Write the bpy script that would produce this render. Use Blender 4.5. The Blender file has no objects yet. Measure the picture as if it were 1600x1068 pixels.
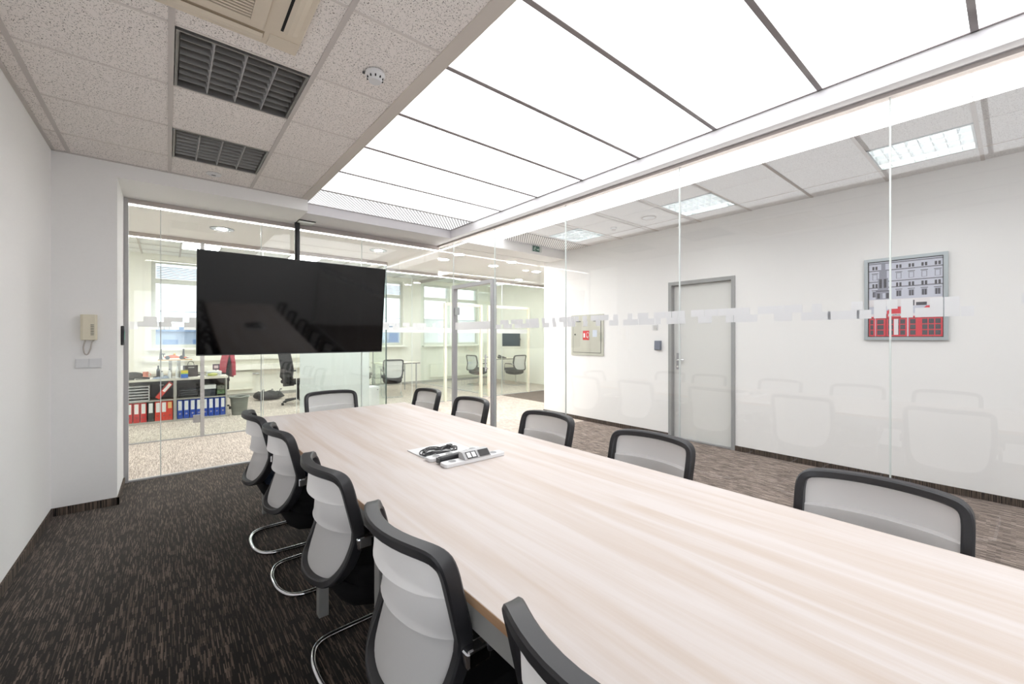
import bpy, bmesh, math, random
from mathutils import Vector, Matrix
random.seed(7)
S = bpy.context.scene
COL = S.collection
PI = math.pi

# ------------------------------------------------------------------ camera
cam = bpy.data.cameras.new('camera')
cam.sensor_fit = 'HORIZONTAL'; cam.sensor_width = 36.0
cam.lens = 651.2 / 1600 * 36.0
cam.shift_y = -(534 - 527.5) / 1600
cam.clip_start = 0.02; cam.clip_end = 400
camo = bpy.data.objects.new('camera', cam); COL.objects.link(camo)
camo.location = (0, 0, 1.355); camo.rotation_euler = (PI/2, 0, -0.6908)
S.camera = camo

# ------------------------------------------------------------------ world and exposure
w = bpy.data.worlds.new('sky'); S.world = w; w.use_nodes = True
bg = w.node_tree.nodes['Background']
bg.inputs[0].default_value = (0.86, 0.93, 1.0, 1); bg.inputs[1].default_value = 1.1
S.view_settings.view_transform = 'Standard'; S.view_settings.look = 'None'
S.view_settings.gamma = 1.0; S.view_settings.use_curve_mapping = False
S.view_settings.exposure = 1.3
S.cycles.transparent_max_bounces = 32
S.cycles.max_bounces = 10; S.cycles.diffuse_bounces = 5; S.cycles.glossy_bounces = 4
S.cycles.sample_clamp_indirect = 6.0
S.cycles.caustics_reflective = False; S.cycles.caustics_refractive = False

SKYLIGHT = 1.1      # radiance of the luminous ceiling
E_LED = 6.0
E_OFFICE = 8.5
E_DOWN = 105.0
E_DOWN_BIG = 300.0
E_TUBE = 9.0

# ------------------------------------------------------------------ materials
def lin(c):
    if isinstance(c, (int, float)): c = (c, c, c)
    return tuple((x/255/12.92) if x/255 <= 0.04045 else ((x/255+0.055)/1.055)**2.4 for x in c)
MATS = {}
def nmat(name):
    m = bpy.data.materials.new(name); m.use_nodes = True
    return m, m.node_tree.nodes, m.node_tree.links, m.node_tree.nodes['Principled BSDF']
def pmat(name, col, rough=0.5, metal=0.0, spec=0.5, noise=0.0, scale=40.0, bump=0.0, coat=0.0):
    """plain procedural material: colour with faint noise variation and fine relief"""
    if name in MATS: return MATS[name]
    m, N, L, b = nmat(name); c = lin(col)
    b.inputs['Base Color'].default_value = (*c, 1); b.inputs['Roughness'].default_value = rough
    b.inputs['Metallic'].default_value = metal; b.inputs['Specular IOR Level'].default_value = spec
    b.inputs['Coat Weight'].default_value = coat
    if noise or bump:
        tc = N.new('ShaderNodeTexCoord'); t = N.new('ShaderNodeTexNoise'); t.inputs['Scale'].default_value = scale
        t.inputs['Detail'].default_value = 3
        L.new(tc.outputs['Object'], t.inputs['Vector'])
        if noise:
            mx = N.new('ShaderNodeMix'); mx.data_type = 'RGBA'
            mx.inputs[6].default_value = (*[x*(1-noise) for x in c], 1); mx.inputs[7].default_value = (*[min(1, x*(1+noise)) for x in c], 1)
            L.new(t.outputs['Fac'], mx.inputs[0]); L.new(mx.outputs[2], b.inputs['Base Color'])
        if bump:
            bp = N.new('ShaderNodeBump'); bp.inputs['Strength'].default_value = bump; bp.inputs['Distance'].default_value = 0.002
            L.new(t.outputs['Fac'], bp.inputs['Height']); L.new(bp.outputs[0], b.inputs['Normal'])
    MATS[name] = m; return m
def emat(name, col, strength):
    m, N, L, b = nmat(name); c = col
    b.inputs['Base Color'].default_value = (0.8, 0.8, 0.8, 1)
    b.inputs['Emission Color'].default_value = (*c, 1); b.inputs['Emission Strength'].default_value = strength
    MATS[name] = m; return m
def glassmat(name, tint, r0=0.04, film=0.0):
    """clear pane: straight transmission with a Schlick mirror term, the same from every side"""
    m, N, L, b = nmat(name); N.remove(b); out = N['Material Output']
    tr = N.new('ShaderNodeBsdfTransparent'); tr.inputs[0].default_value = (*tint, 1)
    gl = N.new('ShaderNodeBsdfGlossy'); gl.inputs['Roughness'].default_value = 0.0; gl.inputs[0].default_value = (1, 1, 1, 1)
    g = N.new('ShaderNodeNewGeometry'); d = N.new('ShaderNodeVectorMath'); d.operation = 'DOT_PRODUCT'
    L.new(g.outputs['Normal'], d.inputs[0]); L.new(g.outputs['Incoming'], d.inputs[1])
    a = N.new('ShaderNodeMath'); a.operation = 'ABSOLUTE'; L.new(d.outputs['Value'], a.inputs[0])
    s = N.new('ShaderNodeMath'); s.operation = 'SUBTRACT'; s.inputs[0].default_value = 1; L.new(a.outputs[0], s.inputs[1])
    p = N.new('ShaderNodeMath'); p.operation = 'POWER'; p.inputs[1].default_value = 5; L.new(s.outputs[0], p.inputs[0])
    k = N.new('ShaderNodeMath'); k.operation = 'MULTIPLY_ADD'; k.inputs[1].default_value = 1 - r0; k.inputs[2].default_value = r0
    L.new(p.outputs[0], k.inputs[0])
    mx = N.new('ShaderNodeMixShader'); L.new(k.outputs[0], mx.inputs[0]); L.new(tr.outputs[0], mx.inputs[1]); L.new(gl.outputs[0], mx.inputs[2])
    if film:
        df = N.new('ShaderNodeBsdfDiffuse'); df.inputs[0].default_value = (0.92, 0.92, 0.93, 1)
        tl = N.new('ShaderNodeBsdfTranslucent'); tl.inputs[0].default_value = (0.97, 0.97, 0.98, 1)
        h = N.new('ShaderNodeMixShader'); h.inputs[0].default_value = 0.6; L.new(df.outputs[0], h.inputs[1]); L.new(tl.outputs[0], h.inputs[2])
        m2 = N.new('ShaderNodeMixShader'); m2.inputs[0].default_value = film; L.new(mx.outputs[0], m2.inputs[1]); L.new(h.outputs[0], m2.inputs[2])
        mx = m2
    L.new(mx.outputs[0], out.inputs[0]); MATS[name] = m; return m

def carpet(name, dark, light, mean_bias=-0.15, sheen=0.0):
    m, N, L, b = nmat(name)
    tc = N.new('ShaderNodeTexCoord'); mp = N.new('ShaderNodeMapping'); mp.inputs['Rotation'].default_value = (0, 0, PI/2)
    L.new(tc.outputs['Object'], mp.inputs[0])
    def br(wd, ht, bias, off):
        t = N.new('ShaderNodeTexBrick'); t.inputs['Mortar Size'].default_value = 0; t.inputs['Scale'].default_value = 1
        t.inputs['Brick Width'].default_value = wd; t.inputs['Row Height'].default_value = ht; t.inputs['Bias'].default_value = bias
        t.inputs['Color1'].default_value = (0, 0, 0, 1); t.inputs['Color2'].default_value = (1, 1, 1, 1)
        t.offset = off; t.offset_frequency = 2; L.new(mp.outputs[0], t.inputs[0]); return t
    a = br(0.06, 0.0038, mean_bias, 0.37); c = br(0.17, 0.0076, -0.1, 0.61)
    n = N.new('ShaderNodeTexNoise'); n.inputs['Scale'].default_value = 5.0; n.inputs['Detail'].default_value = 4
    L.new(tc.outputs['Object'], n.inputs[0])
    m1 = N.new('ShaderNodeMath'); m1.operation = 'MULTIPLY_ADD'; m1.inputs[1].default_value = 0.65
    sep = N.new('ShaderNodeMath'); sep.operation = 'MULTIPLY'; sep.inputs[1].default_value = 0.2; L.new(c.outputs[0], sep.inputs[0])
    L.new(a.outputs[0], m1.inputs[0]); L.new(sep.outputs[0], m1.inputs[2])
    m2 = N.new('ShaderNodeMath'); m2.operation = 'MULTIPLY_ADD'; m2.inputs[1].default_value = 0.28; L.new(n.outputs['Fac'], m2.inputs[0])
    m2b = N.new('ShaderNodeMath'); m2b.operation = 'SUBTRACT'; m2b.inputs[1].default_value = 0.14; L.new(m1.outputs[0], m2b.inputs[0]); L.new(m2b.outputs[0], m2.inputs[2])
    r = N.new('ShaderNodeValToRGB'); e = r.color_ramp.elements
    e[0].position = 0.22; e[0].color = (*lin(dark), 1); e[1].position = 0.88; e[1].color = (*lin(light), 1)
    L.new(m2.outputs[0], r.inputs[0]); L.new(r.outputs[0], b.inputs['Base Color'])
    b.inputs['Roughness'].default_value = 0.95; b.inputs['Specular IOR Level'].default_value = 0.1
    b.inputs['Sheen Weight'].default_value = sheen; b.inputs['Sheen Roughness'].default_value = 0.45; b.inputs['Sheen Tint'].default_value = (0.85, 0.76, 0.70, 1)
    bp = N.new('ShaderNodeBump'); bp.inputs['Strength'].default_value = 0.5; bp.inputs['Distance'].default_value = 0.003
    L.new(a.outputs[0], bp.inputs['Height']); L.new(bp.outputs[0], b.inputs['Normal'])
    MATS[name] = m; return m

def tilemat(name, col, speck):
    """mineral fibre ceiling tile with small dark fissures"""
    m, N, L, b = nmat(name)
    tc = N.new('ShaderNodeTexCoord')
    n = N.new('ShaderNodeTexNoise'); n.inputs['Scale'].default_value = 26; n.inputs['Detail'].default_value = 2
    L.new(tc.outputs['Object'], n.inputs[0])
    v = N.new('ShaderNodeTexVoronoi'); v.inputs['Scale'].default_value = 85; v.inputs['Randomness'].default_value = 1
    mixv = N.new('ShaderNodeVectorMath'); mixv.operation = 'MULTIPLY_ADD'; mixv.inputs[1].default_value = (0.03, 0.03, 0.03)
    L.new(n.outputs['Color'], mixv.inputs[0]); L.new(tc.outputs['Object'], mixv.inputs[2]); L.new(mixv.outputs[0], v.inputs['Vector'])
    n2 = N.new('ShaderNodeTexNoise'); n2.inputs['Scale'].default_value = 150; n2.inputs['Detail'].default_value = 1.5; n2.inputs['Distortion'].default_value = 1.2
    L.new(tc.outputs['Object'], n2.inputs[0])
    r1 = N.new('ShaderNodeValToRGB'); r1.color_ramp.elements[0].position = 0.33; r1.color_ramp.elements[1].position = 0.38
    L.new(n2.outputs['Fac'], r1.inputs[0])
    r2 = N.new('ShaderNodeValToRGB'); r2.color_ramp.elements[0].position = 0.12; r2.color_ramp.elements[1].position = 0.22
    L.new(v.outputs['Distance'], r2.inputs[0])
    mm = N.new('ShaderNodeMath'); mm.operation = 'MULTIPLY'; L.new(r1.outputs[0], mm.inputs[0]); L.new(r2.outputs[0], mm.inputs[1])
    mx = N.new('ShaderNodeMix'); mx.data_type = 'RGBA'; mx.inputs[6].default_value = (*lin(speck), 1); mx.inputs[7].default_value = (*lin(col), 1)
    L.new(mm.outputs[0], mx.inputs[0]); L.new(mx.outputs[2], b.inputs['Base Color']); b.inputs['Roughness'].default_value = 0.95
    b.inputs['Specular IOR Level'].default_value = 0.1
    bp = N.new('ShaderNodeBump'); bp.inputs['Strength'].default_value = 0.6; bp.inputs['Distance'].default_value = 0.003
    L.new(mm.outputs[0], bp.inputs['Height']); L.new(bp.outputs[0], b.inputs['Normal'])
    MATS[name] = m; return m

def woodmat(name, base, streak, rough=0.5):
    m, N, L, b = nmat(name)
    tc = N.new('ShaderNodeTexCoord'); mp = N.new('ShaderNodeMapping'); mp.inputs['Scale'].default_value = (9, 0.55, 9)
    L.new(tc.outputs['Object'], mp.inputs[0])
    n = N.new('ShaderNodeTexNoise'); n.inputs['Scale'].default_value = 1.6; n.inputs['Detail'].default_value = 6; n.inputs['Distortion'].default_value = 0.6
    L.new(mp.outputs[0], n.inputs[0])
    mp2 = N.new('ShaderNodeMapping'); mp2.inputs['Scale'].default_value = (90, 2.2, 90); L.new(tc.outputs['Object'], mp2.inputs[0])
    n2 = N.new('ShaderNodeTexNoise'); n2.inputs['Scale'].default_value = 1.5; n2.inputs['Detail'].default_value = 3; L.new(mp2.outputs[0], n2.inputs[0])
    r = N.new('ShaderNodeValToRGB'); e = r.color_ramp.elements
    e[0].position = 0.32; e[0].color = (*lin(streak), 1); e[1].position = 0.62; e[1].color = (*lin(base), 1)
    ad = N.new('ShaderNodeMath'); ad.operation = 'MULTIPLY_ADD'; ad.inputs[1].default_value = 0.16; L.new(n2.outputs['Fac'], ad.inputs[0])
    sb = N.new('ShaderNodeMath'); sb.operation = 'SUBTRACT'; sb.inputs[1].default_value = 0.08; L.new(n.outputs['Fac'], sb.inputs[0]); L.new(sb.outputs[0], ad.inputs[2])
    L.new(ad.outputs[0], r.inputs[0]); L.new(r.outputs[0], b.inputs['Base Color'])
    b.inputs['Roughness'].default_value = rough; b.inputs['Specular IOR Level'].default_value = 0.28
    MATS[name] = m; return m

def meshfabric(name):
    """light grey woven mesh: partly see-through, partly lit from behind"""
    m, N, L, b = nmat(name); out = N['Material Output']
    b.inputs['Base Color'].default_value = (*lin((238, 236, 236)), 1); b.inputs['Roughness'].default_value = 0.8
    b.inputs['Specular IOR Level'].default_value = 0.2
    tc = N.new('ShaderNodeTexCoord'); wv = N.new('ShaderNodeTexNoise'); wv.inputs['Scale'].default_value = 500
    L.new(tc.outputs['Object'], wv.inputs[0])
    bp = N.new('ShaderNodeBump'); bp.inputs['Strength'].default_value = 0.15; bp.inputs['Distance'].default_value = 0.001
    L.new(wv.outputs['Fac'], bp.inputs['Height']); L.new(bp.outputs[0], b.inputs['Normal'])
    tl = N.new('ShaderNodeBsdfTranslucent'); tl.inputs[0].default_value = (0.8, 0.79, 0.79, 1)
    tr = N.new('ShaderNodeBsdfTransparent')
    m1 = N.new('ShaderNodeMixShader'); m1.inputs[0].default_value = 0.25; L.new(b.outputs[0], m1.inputs[1]); L.new(tl.outputs[0], m1.inputs[2])
    m2 = N.new('ShaderNodeMixShader'); m2.inputs[0].default_value = 0.10; L.new(m1.outputs[0], m2.inputs[1]); L.new(tr.outputs[0], m2.inputs[2])
    L.new(m2.outputs[0], out.inputs[0]); MATS[name] = m; return m

WALL = pmat('white_wall_paint', (246, 245, 244), 0.9, spec=0.15, noise=0.015, scale=60, bump=0.05)
PLASTER = pmat('white_plaster', (247, 246, 245), 0.9, spec=0.15, noise=0.012, scale=50, bump=0.04)
FASCIA = pmat('white_fascia_paint', (217, 214, 216), 0.6, spec=0.3, noise=0.01)
CREAM = pmat('cream_wall_paint', (248, 245, 236), 0.9, spec=0.15, noise=0.015)
TILE = tilemat('fissured_ceiling_tile', (250, 244, 240), (112, 104, 100))
TILE2 = tilemat('corridor_ceiling_tile', (240, 239, 239), (180, 176, 176))
TBAR = pmat('ceiling_grid_metal', (205, 198, 194), 0.5, noise=0.02)
TBAR2 = pmat('skylight_grid_metal', (150, 142, 142), 0.5, noise=0.02)
CARPET = carpet('dark_striped_carpet', (10, 9, 9), (150, 129, 116), -0.34, 0.35)
CARPET_L = carpet('beige_striped_carpet', (168, 156, 146), (240, 229, 218), 0.1, 0.2)
CARPET_C = carpet('brown_striped_carpet', (84, 75, 71), (204, 186, 174), 0.0, 0.2)
CARPET_D = carpet('grey_brown_carpet', (92, 84, 78), (150, 138, 128), 0.0, 0.0)
def stripes(name, dark, light):
    m, N, L, b = nmat(name); tc = N.new('ShaderNodeTexCoord'); mp = N.new('ShaderNodeMapping'); mp.inputs['Scale'].default_value = (140, 140, 4)
    n = N.new('ShaderNodeTexNoise'); n.inputs['Scale'].default_value = 1.0; n.inputs['Detail'].default_value = 2
    r = N.new('ShaderNodeValToRGB'); r.color_ramp.elements[0].position = 0.35; r.color_ramp.elements[1].position = 0.75
    r.color_ramp.elements[0].color = (*lin(dark), 1); r.color_ramp.elements[1].color = (*lin(light), 1)
    L.new(tc.outputs['Object'], mp.inputs[0]); L.new(mp.outputs[0], n.inputs[0]); L.new(n.outputs['Fac'], r.inputs[0]); L.new(r.outputs[0], b.inputs['Base Color'])
    b.inputs['Roughness'].default_value = 0.95; MATS[name] = m; return m
SKIRT = stripes('carpet_skirting', (24, 22, 22), (120, 104, 92))
WOOD = woodmat('pale_maple_laminate', (213, 204, 200), (201, 186, 175))
EDGE = woodmat('maple_edge_band', (196, 164, 132), (170, 132, 100), 0.4)
GREY = pmat('grey_powder_coat', (150, 149, 147), 0.45, noise=0.02, scale=200)
ALU = pmat('brushed_aluminium', (182, 182, 186), 0.35, 0.85, noise=0.04, scale=120)
ALUP = pmat('painted_aluminium', (186, 185, 186), 0.45, noise=0.02)
TRACK = pmat('bronze_track', (188, 179, 175), 0.5, noise=0.02)
BLACKP = pmat('black_plastic', (38, 37, 40), 0.42, noise=0.06, scale=150)
BLACKF = pmat('black_fabric', (22, 21, 23), 0.9, spec=0.2, noise=0.15, scale=300, bump=0.3)
NAVYF = pmat('navy_fabric', (34, 44, 62), 0.85, spec=0.2, noise=0.15, scale=300, bump=0.3)
CHROME = pmat('chrome', (225, 226, 230), 0.08, 1.0, noise=0.02)
MESH = meshfabric('light_grey_mesh')
WHITEP = pmat('white_plastic', (228, 228, 229), 0.4, noise=0.01)
IVORY = pmat('ivory_plastic', (226, 218, 196), 0.45, noise=0.02)
BEIGEP = pmat('beige_plastic', (226, 214, 196), 0.5, noise=0.015)
DARK = pmat('dark_gap', (26, 25, 26), 0.8, noise=0.05)
GREYD = pmat('dark_grey_plastic', (70, 72, 74), 0.5, noise=0.05)
REFL = pmat('louvre_aluminium', (150, 148, 146), 0.4, 0.6, noise=0.03)
LOUVB = pmat('louvre_aluminium_bright', (224, 230, 232), 0.3, 0.6, noise=0.03)
SCREEN = pmat('tv_glass', (9, 8, 9), 0.06, spec=0.5, noise=0.05)
TVBODY = pmat('tv_case', (16, 16, 18), 0.35, noise=0.05)
STEEL = pmat('brushed_steel_sheet', (196, 195, 184), 0.4, 0.35, noise=0.05, scale=25)
LEAF = pmat('door_laminate', (226, 226, 223), 0.5, noise=0.01)
FRAMEG = pmat('grey_door_frame', (160, 161, 161), 0.5, noise=0.02)
RED = pmat('red_card', (206, 32, 36), 0.55, noise=0.05)
REDO = pmat('orange_red_card', (222, 66, 48), 0.55, noise=0.05)
BLUE = pmat('blue_card', (24, 72, 178), 0.5, noise=0.05)
BLKC = pmat('black_card', (58, 56, 56), 0.6, noise=0.05)
PAPER = pmat('paper_label', (240, 240, 240), 0.8, noise=0.03, scale=90)
YPAPER = pmat('buff_paper', (236, 196, 130), 0.8, noise=0.05)
SHELFW = pmat('shelf_laminate', (222, 216, 204), 0.5, noise=0.02)
SHELFG = pmat('shelf_grey_laminate', (176, 172, 166), 0.5, noise=0.02)
SHELFB = pmat('shelf_back', (86, 82, 80), 0.7, noise=0.05)
GLASS = glassmat('clear_glass', (0.988, 0.991, 0.989))
GLASSG = glassmat('greenish_glass', (0.955, 0.985, 0.968))
FILM = glassmat('frosted_film', (0.97, 0.98, 0.98), 0.04, 0.90)
FROST = glassmat('frosted_blue_green_film', (0.90, 0.96, 0.96), 0.04, 0.62)
JOINT = pmat('glass_joint_seal', (226, 232, 228), 0.35, noise=0.02)
JOINTD = pmat('dark_green_glass_edge', (64, 84, 78), 0.3, noise=0.05)
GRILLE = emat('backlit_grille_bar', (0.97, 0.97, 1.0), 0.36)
STRIP = emat('added_corridor_glow', (0.97, 0.98, 1.0), 1.25)  # glow put into the corridor ceiling band to brighten the corridor
SKYP = emat('luminous_ceiling_panel', (0.95, 0.975, 1.0), SKYLIGHT)
LED = emat('led_diffuser', (1.0, 0.985, 0.95), E_LED)
OFFL = emat('office_light_diffuser', (1.0, 0.985, 0.98), E_OFFICE)
DOWN = emat('downlight_diffuser', (1.0, 0.985, 0.985), E_DOWN)
DOWNB = emat('reflector_light_diffuser', (1.0, 0.985, 0.985), E_DOWN_BIG)
TUBE = emat('lit_fluorescent_tube', (1.0, 0.98, 0.94), E_TUBE)
GREEN = pmat('exit_green', (46, 104, 84), 0.5, noise=0.03)

# ------------------------------------------------------------------ helpers
class MB:
    """collects shapes; build() links them as ONE mesh object"""
    def __init__(s): s.v = []; s.f = []; s.m = []; s.sm = []
    def add(s, vs, fs, mi=0, smooth=False):
        o = len(s.v); s.v += [tuple(v) for v in vs]
        for f in fs: s.f.append([i + o for i in f]); s.m.append(mi); s.sm.append(smooth)
        return s
    def box(s, x0, x1, y0, y1, z0, z1, mi=0):
        return s.add([(x0,y0,z0),(x1,y0,z0),(x1,y1,z0),(x0,y1,z0),(x0,y0,z1),(x1,y0,z1),(x1,y1,z1),(x0,y1,z1)],
                     [(3,2,1,0),(4,5,6,7),(0,1,5,4),(1,2,6,5),(2,3,7,6),(3,0,4,7)], mi)
    def prism(s, pts, axis, a, b, mi=0):
        """polygon pts (2D) extruded along axis from a to b"""
        n = len(pts)
        def P(p, t):
            return {'X': (t, p[0], p[1]), 'Y': (p[0], t, p[1]), 'Z': (p[0], p[1], t)}[axis]
        vs = [P(p, a) for p in pts] + [P(p, b) for p in pts]
        fs = [tuple(range(n)), tuple(range(2*n-1, n-1, -1))] + [(i, i+n, (i+1) % n + n, (i+1) % n) for i in range(n)]
        return s.add(vs, fs, mi)
    def cyl(s, c, r, h, n=20, axis='Z', r2=None, mi=0, caps=True, smooth=True):
        r2 = r if r2 is None else r2
        def P(i, rr, t):
            a = 2*PI*i/n; u, v = rr*math.cos(a), rr*math.sin(a)
            d = {'Z': (u, v, t), 'X': (t, u, v), 'Y': (v, t, u)}[axis]
            return (c[0]+d[0], c[1]+d[1], c[2]+d[2])
        vs = [P(i, r, 0) for i in range(n)] + [P(i, r2, h) for i in range(n)]
        s.add(vs, [(i, (i+1) % n, (i+1) % n + n, i+n) for i in range(n)], mi, smooth)
        if caps: s.add(vs, [tuple(range(n-1, -1, -1)), tuple(range(n, 2*n))], mi)
        return s
    def ring(s, c, r0, r1, z0, z1, n=28, mi=0):
        vs = []
        for i in range(n):
            a = 2*PI*i/n; ca, sa = math.cos(a), math.sin(a)
            vs += [(c[0]+r0*ca, c[1]+r0*sa, z0), (c[0]+r1*ca, c[1]+r1*sa, z0), (c[0]+r1*ca, c[1]+r1*sa, z1), (c[0]+r0*ca, c[1]+r0*sa, z1)]
        fs = []
        for i in range(n):
            j = (i+1) % n
            for k in range(4): fs.append((4*i+k, 4*i+(k+1) % 4, 4*j+(k+1) % 4, 4*j+k))
        return s.add(vs, fs, mi)
    def lathe(s, c, prof, n=24, mi=0, smooth=True):
        vs = [(c[0]+r*math.cos(2*PI*i/n), c[1]+r*math.sin(2*PI*i/n), c[2]+z) for r, z in prof for i in range(n)]
        fs = [(k*n+i, k*n+(i+1) % n, (k+1)*n+(i+1) % n, (k+1)*n+i) for k in range(len(prof)-1) for i in range(n)]
        s.add(vs, fs, mi, smooth)
        m = (len(prof)-1)*n
        return s.add(vs, [tuple(range(n-1, -1, -1)), tuple(range(m, m+n))], mi)
    def tube(s, path, r, n=8, closed=False, mi=0):
        pts = [Vector(p) for p in path]; N = len(pts); rings = []
        up = Vector((0, 0, 1)); prev = None
        for i, p in enumerate(pts):
            a = pts[(i-1) % N] if (closed or i > 0) else p; b = pts[(i+1) % N] if (closed or i < N-1) else p
            t = (b - a).normalized()
            if prev is None:
                u = up if abs(t.z) < 0.9 else Vector((1, 0, 0)); x = t.cross(u).normalized()
            else: x = (prev - t * prev.dot(t)).normalized()
            prev = x; y = t.cross(x)
            rings.append([p + (x*math.cos(2*PI*k/n) + y*math.sin(2*PI*k/n))*r for k in range(n)])
        vs = [v for q in rings for v in q]; M = N if closed else N-1
        fs = [(i*n+k, i*n+(k+1) % n, ((i+1) % N)*n+(k+1) % n, ((i+1) % N)*n+k) for i in range(M) for k in range(n)]
        s.add(vs, fs, mi, True)
        if not closed: s.add(vs, [tuple(range(n-1, -1, -1)), tuple(range((N-1)*n, N*n))], mi)
        return s
    def ball(s, c, r, n=12, k=8, sc=(1, 1, 1), mi=0):
        vs = []
        for j in range(k+1):
            t = PI*j/k
            for i in range(n):
                a = 2*PI*i/n
                vs.append((c[0]+r*sc[0]*math.sin(t)*math.cos(a), c[1]+r*sc[1]*math.sin(t)*math.sin(a), c[2]+r*sc[2]*math.cos(t)))
        fs = [(j*n+i, (j+1)*n+i, (j+1)*n+(i+1) % n, j*n+(i+1) % n) for j in range(k) for i in range(n)]
        return s.add(vs, fs, mi, True)
    def xf(s, M):
        s.v = [tuple(M @ Vector(v)) for v in s.v]; return s
    def mesh(s, name, mats, bevel=0.0, seg=2):
        me = bpy.data.meshes.new(name); me.from_pydata(s.v, [], s.f)
        for p, mi, sm in zip(me.polygons, s.m, s.sm): p.material_index = mi; p.use_smooth = sm
        for mt in (mats if isinstance(mats, (list, tuple)) else [mats]): me.materials.append(mt)
        bm = bmesh.new(); bm.from_mesh(me)
        bmesh.ops.remove_doubles(bm, verts=bm.verts, dist=1e-5)
        bmesh.ops.recalc_face_normals(bm, faces=bm.faces)
        if bevel:
            ed = [e for e in bm.edges if len(e.link_faces) == 2 and e.calc_face_angle(0) > 0.6]
            bmesh.ops.bevel(bm, geom=ed, offset=bevel, segments=seg, affect='EDGES', profile=0.5, clamp_overlap=True)
        bm.to_mesh(me); bm.free(); me.update()
        if any(s.sm): me.set_sharp_from_angle(angle=math.radians(38))
        return me
    def build(s, name, mats, parent=None, bevel=0.0, seg=2):
        o = bpy.data.objects.new(name, s.mesh(name, mats, bevel, seg)); COL.objects.link(o)
        if parent: o.parent = parent
        return o
def box(name, mats, b, parent=None, bevel=0.0):
    return MB().box(*b).build(name, mats, parent, bevel)
def tag(o, label=None, cat=None, group=None, kind=None):
    if label: o['label'] = label
    if cat: o['category'] = cat
    if group: o['group'] = group
    if kind: o['kind'] = kind
    return o
def thing(name, label, cat, loc=(0, 0, 0), rz=0.0, group=None):
    o = bpy.data.objects.new(name, None); COL.objects.link(o); o.empty_display_size = 0.1
    o.location = loc; o.rotation_euler = (0, 0, rz); return tag(o, label, cat, group)
def struct(o, label=None, cat=None):
    return tag(o, label, cat, None, 'structure')
def inst(name, me, parent, loc=(0, 0, 0), rz=0.0):
    o = bpy.data.objects.new(name, me); COL.objects.link(o); o.parent = parent; o.location = loc; o.rotation_euler = (0, 0, rz); return o
def dup(root, loc, rz, label=None):
    r = root.copy(); COL.objects.link(r); r.location = loc; r.rotation_euler = (0, 0, rz)
    if label: r['label'] = label
    for ch in list(root.children):
        c = ch.copy(); COL.objects.link(c); c.parent = r
        for g in list(ch.children):
            d = g.copy(); COL.objects.link(d); d.parent = c
    return r
def spline(pts, n, closed=False):
    """Catmull-Rom through pts, n samples per span"""
    P = [Vector(p) for p in pts]; N = len(P); out = []
    for i in range(N if closed else N-1):
        g = lambda k: P[k % N] if closed else P[max(0, min(N-1, k))]
        a, b, c, d = g(i-1), g(i), g(i+1), g(i+2)
        for k in range(n):
            t = k/n
            out.append(0.5*((2*b) + (c-a)*t + (2*a-5*b+4*c-d)*t*t + (3*b-a-3*c+d)*t**3))
    if not closed: out.append(P[-1])
    return out

# ================================================================== STRUCTURE
XL, XG, XR = -0.68, 3.017, 5.27          # left wall, side glass, corridor wall
YF, YP, Y2, Y3, YW = 4.66, 5.32, 7.15, 7.76, 11.4
YB = -1.7
ZC, ZS, ZK, ZH, ZO = 2.78, 2.668, 2.84, 2.70, 3.08   # tile ceiling, soffit, corridor tiles, hall ceiling, office ceiling
XE = 8.4

struct(box('floor', CARPET, (XL-0.2, XG, YB-0.2, YP, -0.05, 0)), 'dark striped carpet of the meeting room', 'carpet')
struct(box('floor_corridor', CARPET_C, (XG, XR+0.2, YB-0.2, 4.5, -0.05, 0)), 'brown striped carpet of the side corridor', 'carpet')
struct(MB().box(XL-0.2-1.5, XE+0.2, YP, YW+0.2, -0.05, 0).box(XG, XR+0.2, 4.5, YP, -0.05, 0).build('floor_hall', CARPET_L), 'light beige striped carpet beyond the glass wall', 'carpet')
struct(box('floor_patch', CARPET_D, (6.08, XE, YP+0.1, Y3, 0.0, 0.004)), 'grey brown carpet patch in the far hall', 'carpet')
struct(box('floor_lobby', CARPET_D, (XR+0.2, XE, YB, YP, -0.05, 0)))
# left wall, back wall, pier, header
VB = (-0.62, 0.36, 0.55, 2.45)      # added daylight window in the unseen wall behind (x0,x1,z0,z1)
VL = (-1.62, -0.42, 0.75, 2.45)     # added daylight window in the left wall, out of view (y0,y1,z0,z1)
struct(MB().box(XL-0.15, XL, VL[1], YP+0.05, 0, 2.95).box(XL-0.15, XL, YB, VL[0], 0, 2.95).box(XL-0.15, XL, VL[0], VL[1], 0, VL[2]).box(XL-0.15, XL, VL[0], VL[1], VL[3], 2.95).build('wall_left', WALL))
struct(MB().box(XL-0.15, VB[0], YB-0.15, YB, 0, 2.95).box(VB[1], XE, YB-0.15, YB, 0, 2.95).box(VB[0], VB[1], YB-0.15, YB, 0, VB[2]).box(VB[0], VB[1], YB-0.15, YB, VB[3], 2.95).build('wall_back', WALL))
struct(box('wall_front', WALL, (XL, -0.315, YF, YP+0.05, 0, 2.95)), 'white pier beside the front glass wall')
struct(MB().box(-0.315, 1.118, YF, YP+0.05, ZS-0.006, 2.95).build('trim_1', PLASTER))
sof = struct(MB().box(1.118, 2.90, 4.785, YP+0.05, ZS+0.006, 2.95).box(2.90, XG+0.02, YB, YP+0.05, ZS+0.006, 2.95).build('trim_2', FASCIA))
struct(MB().box(XL, XL+0.012, YB, YF, 0, 0.06).build('baseboard_left', SKIRT))
struct(MB().box(XL, -0.303, YF-0.012, YF, 0, 0.06).box(-0.315, -0.303, YF-0.012, YP-0.05, 0, 0.06).build('baseboard_front', SKIRT))
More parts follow.
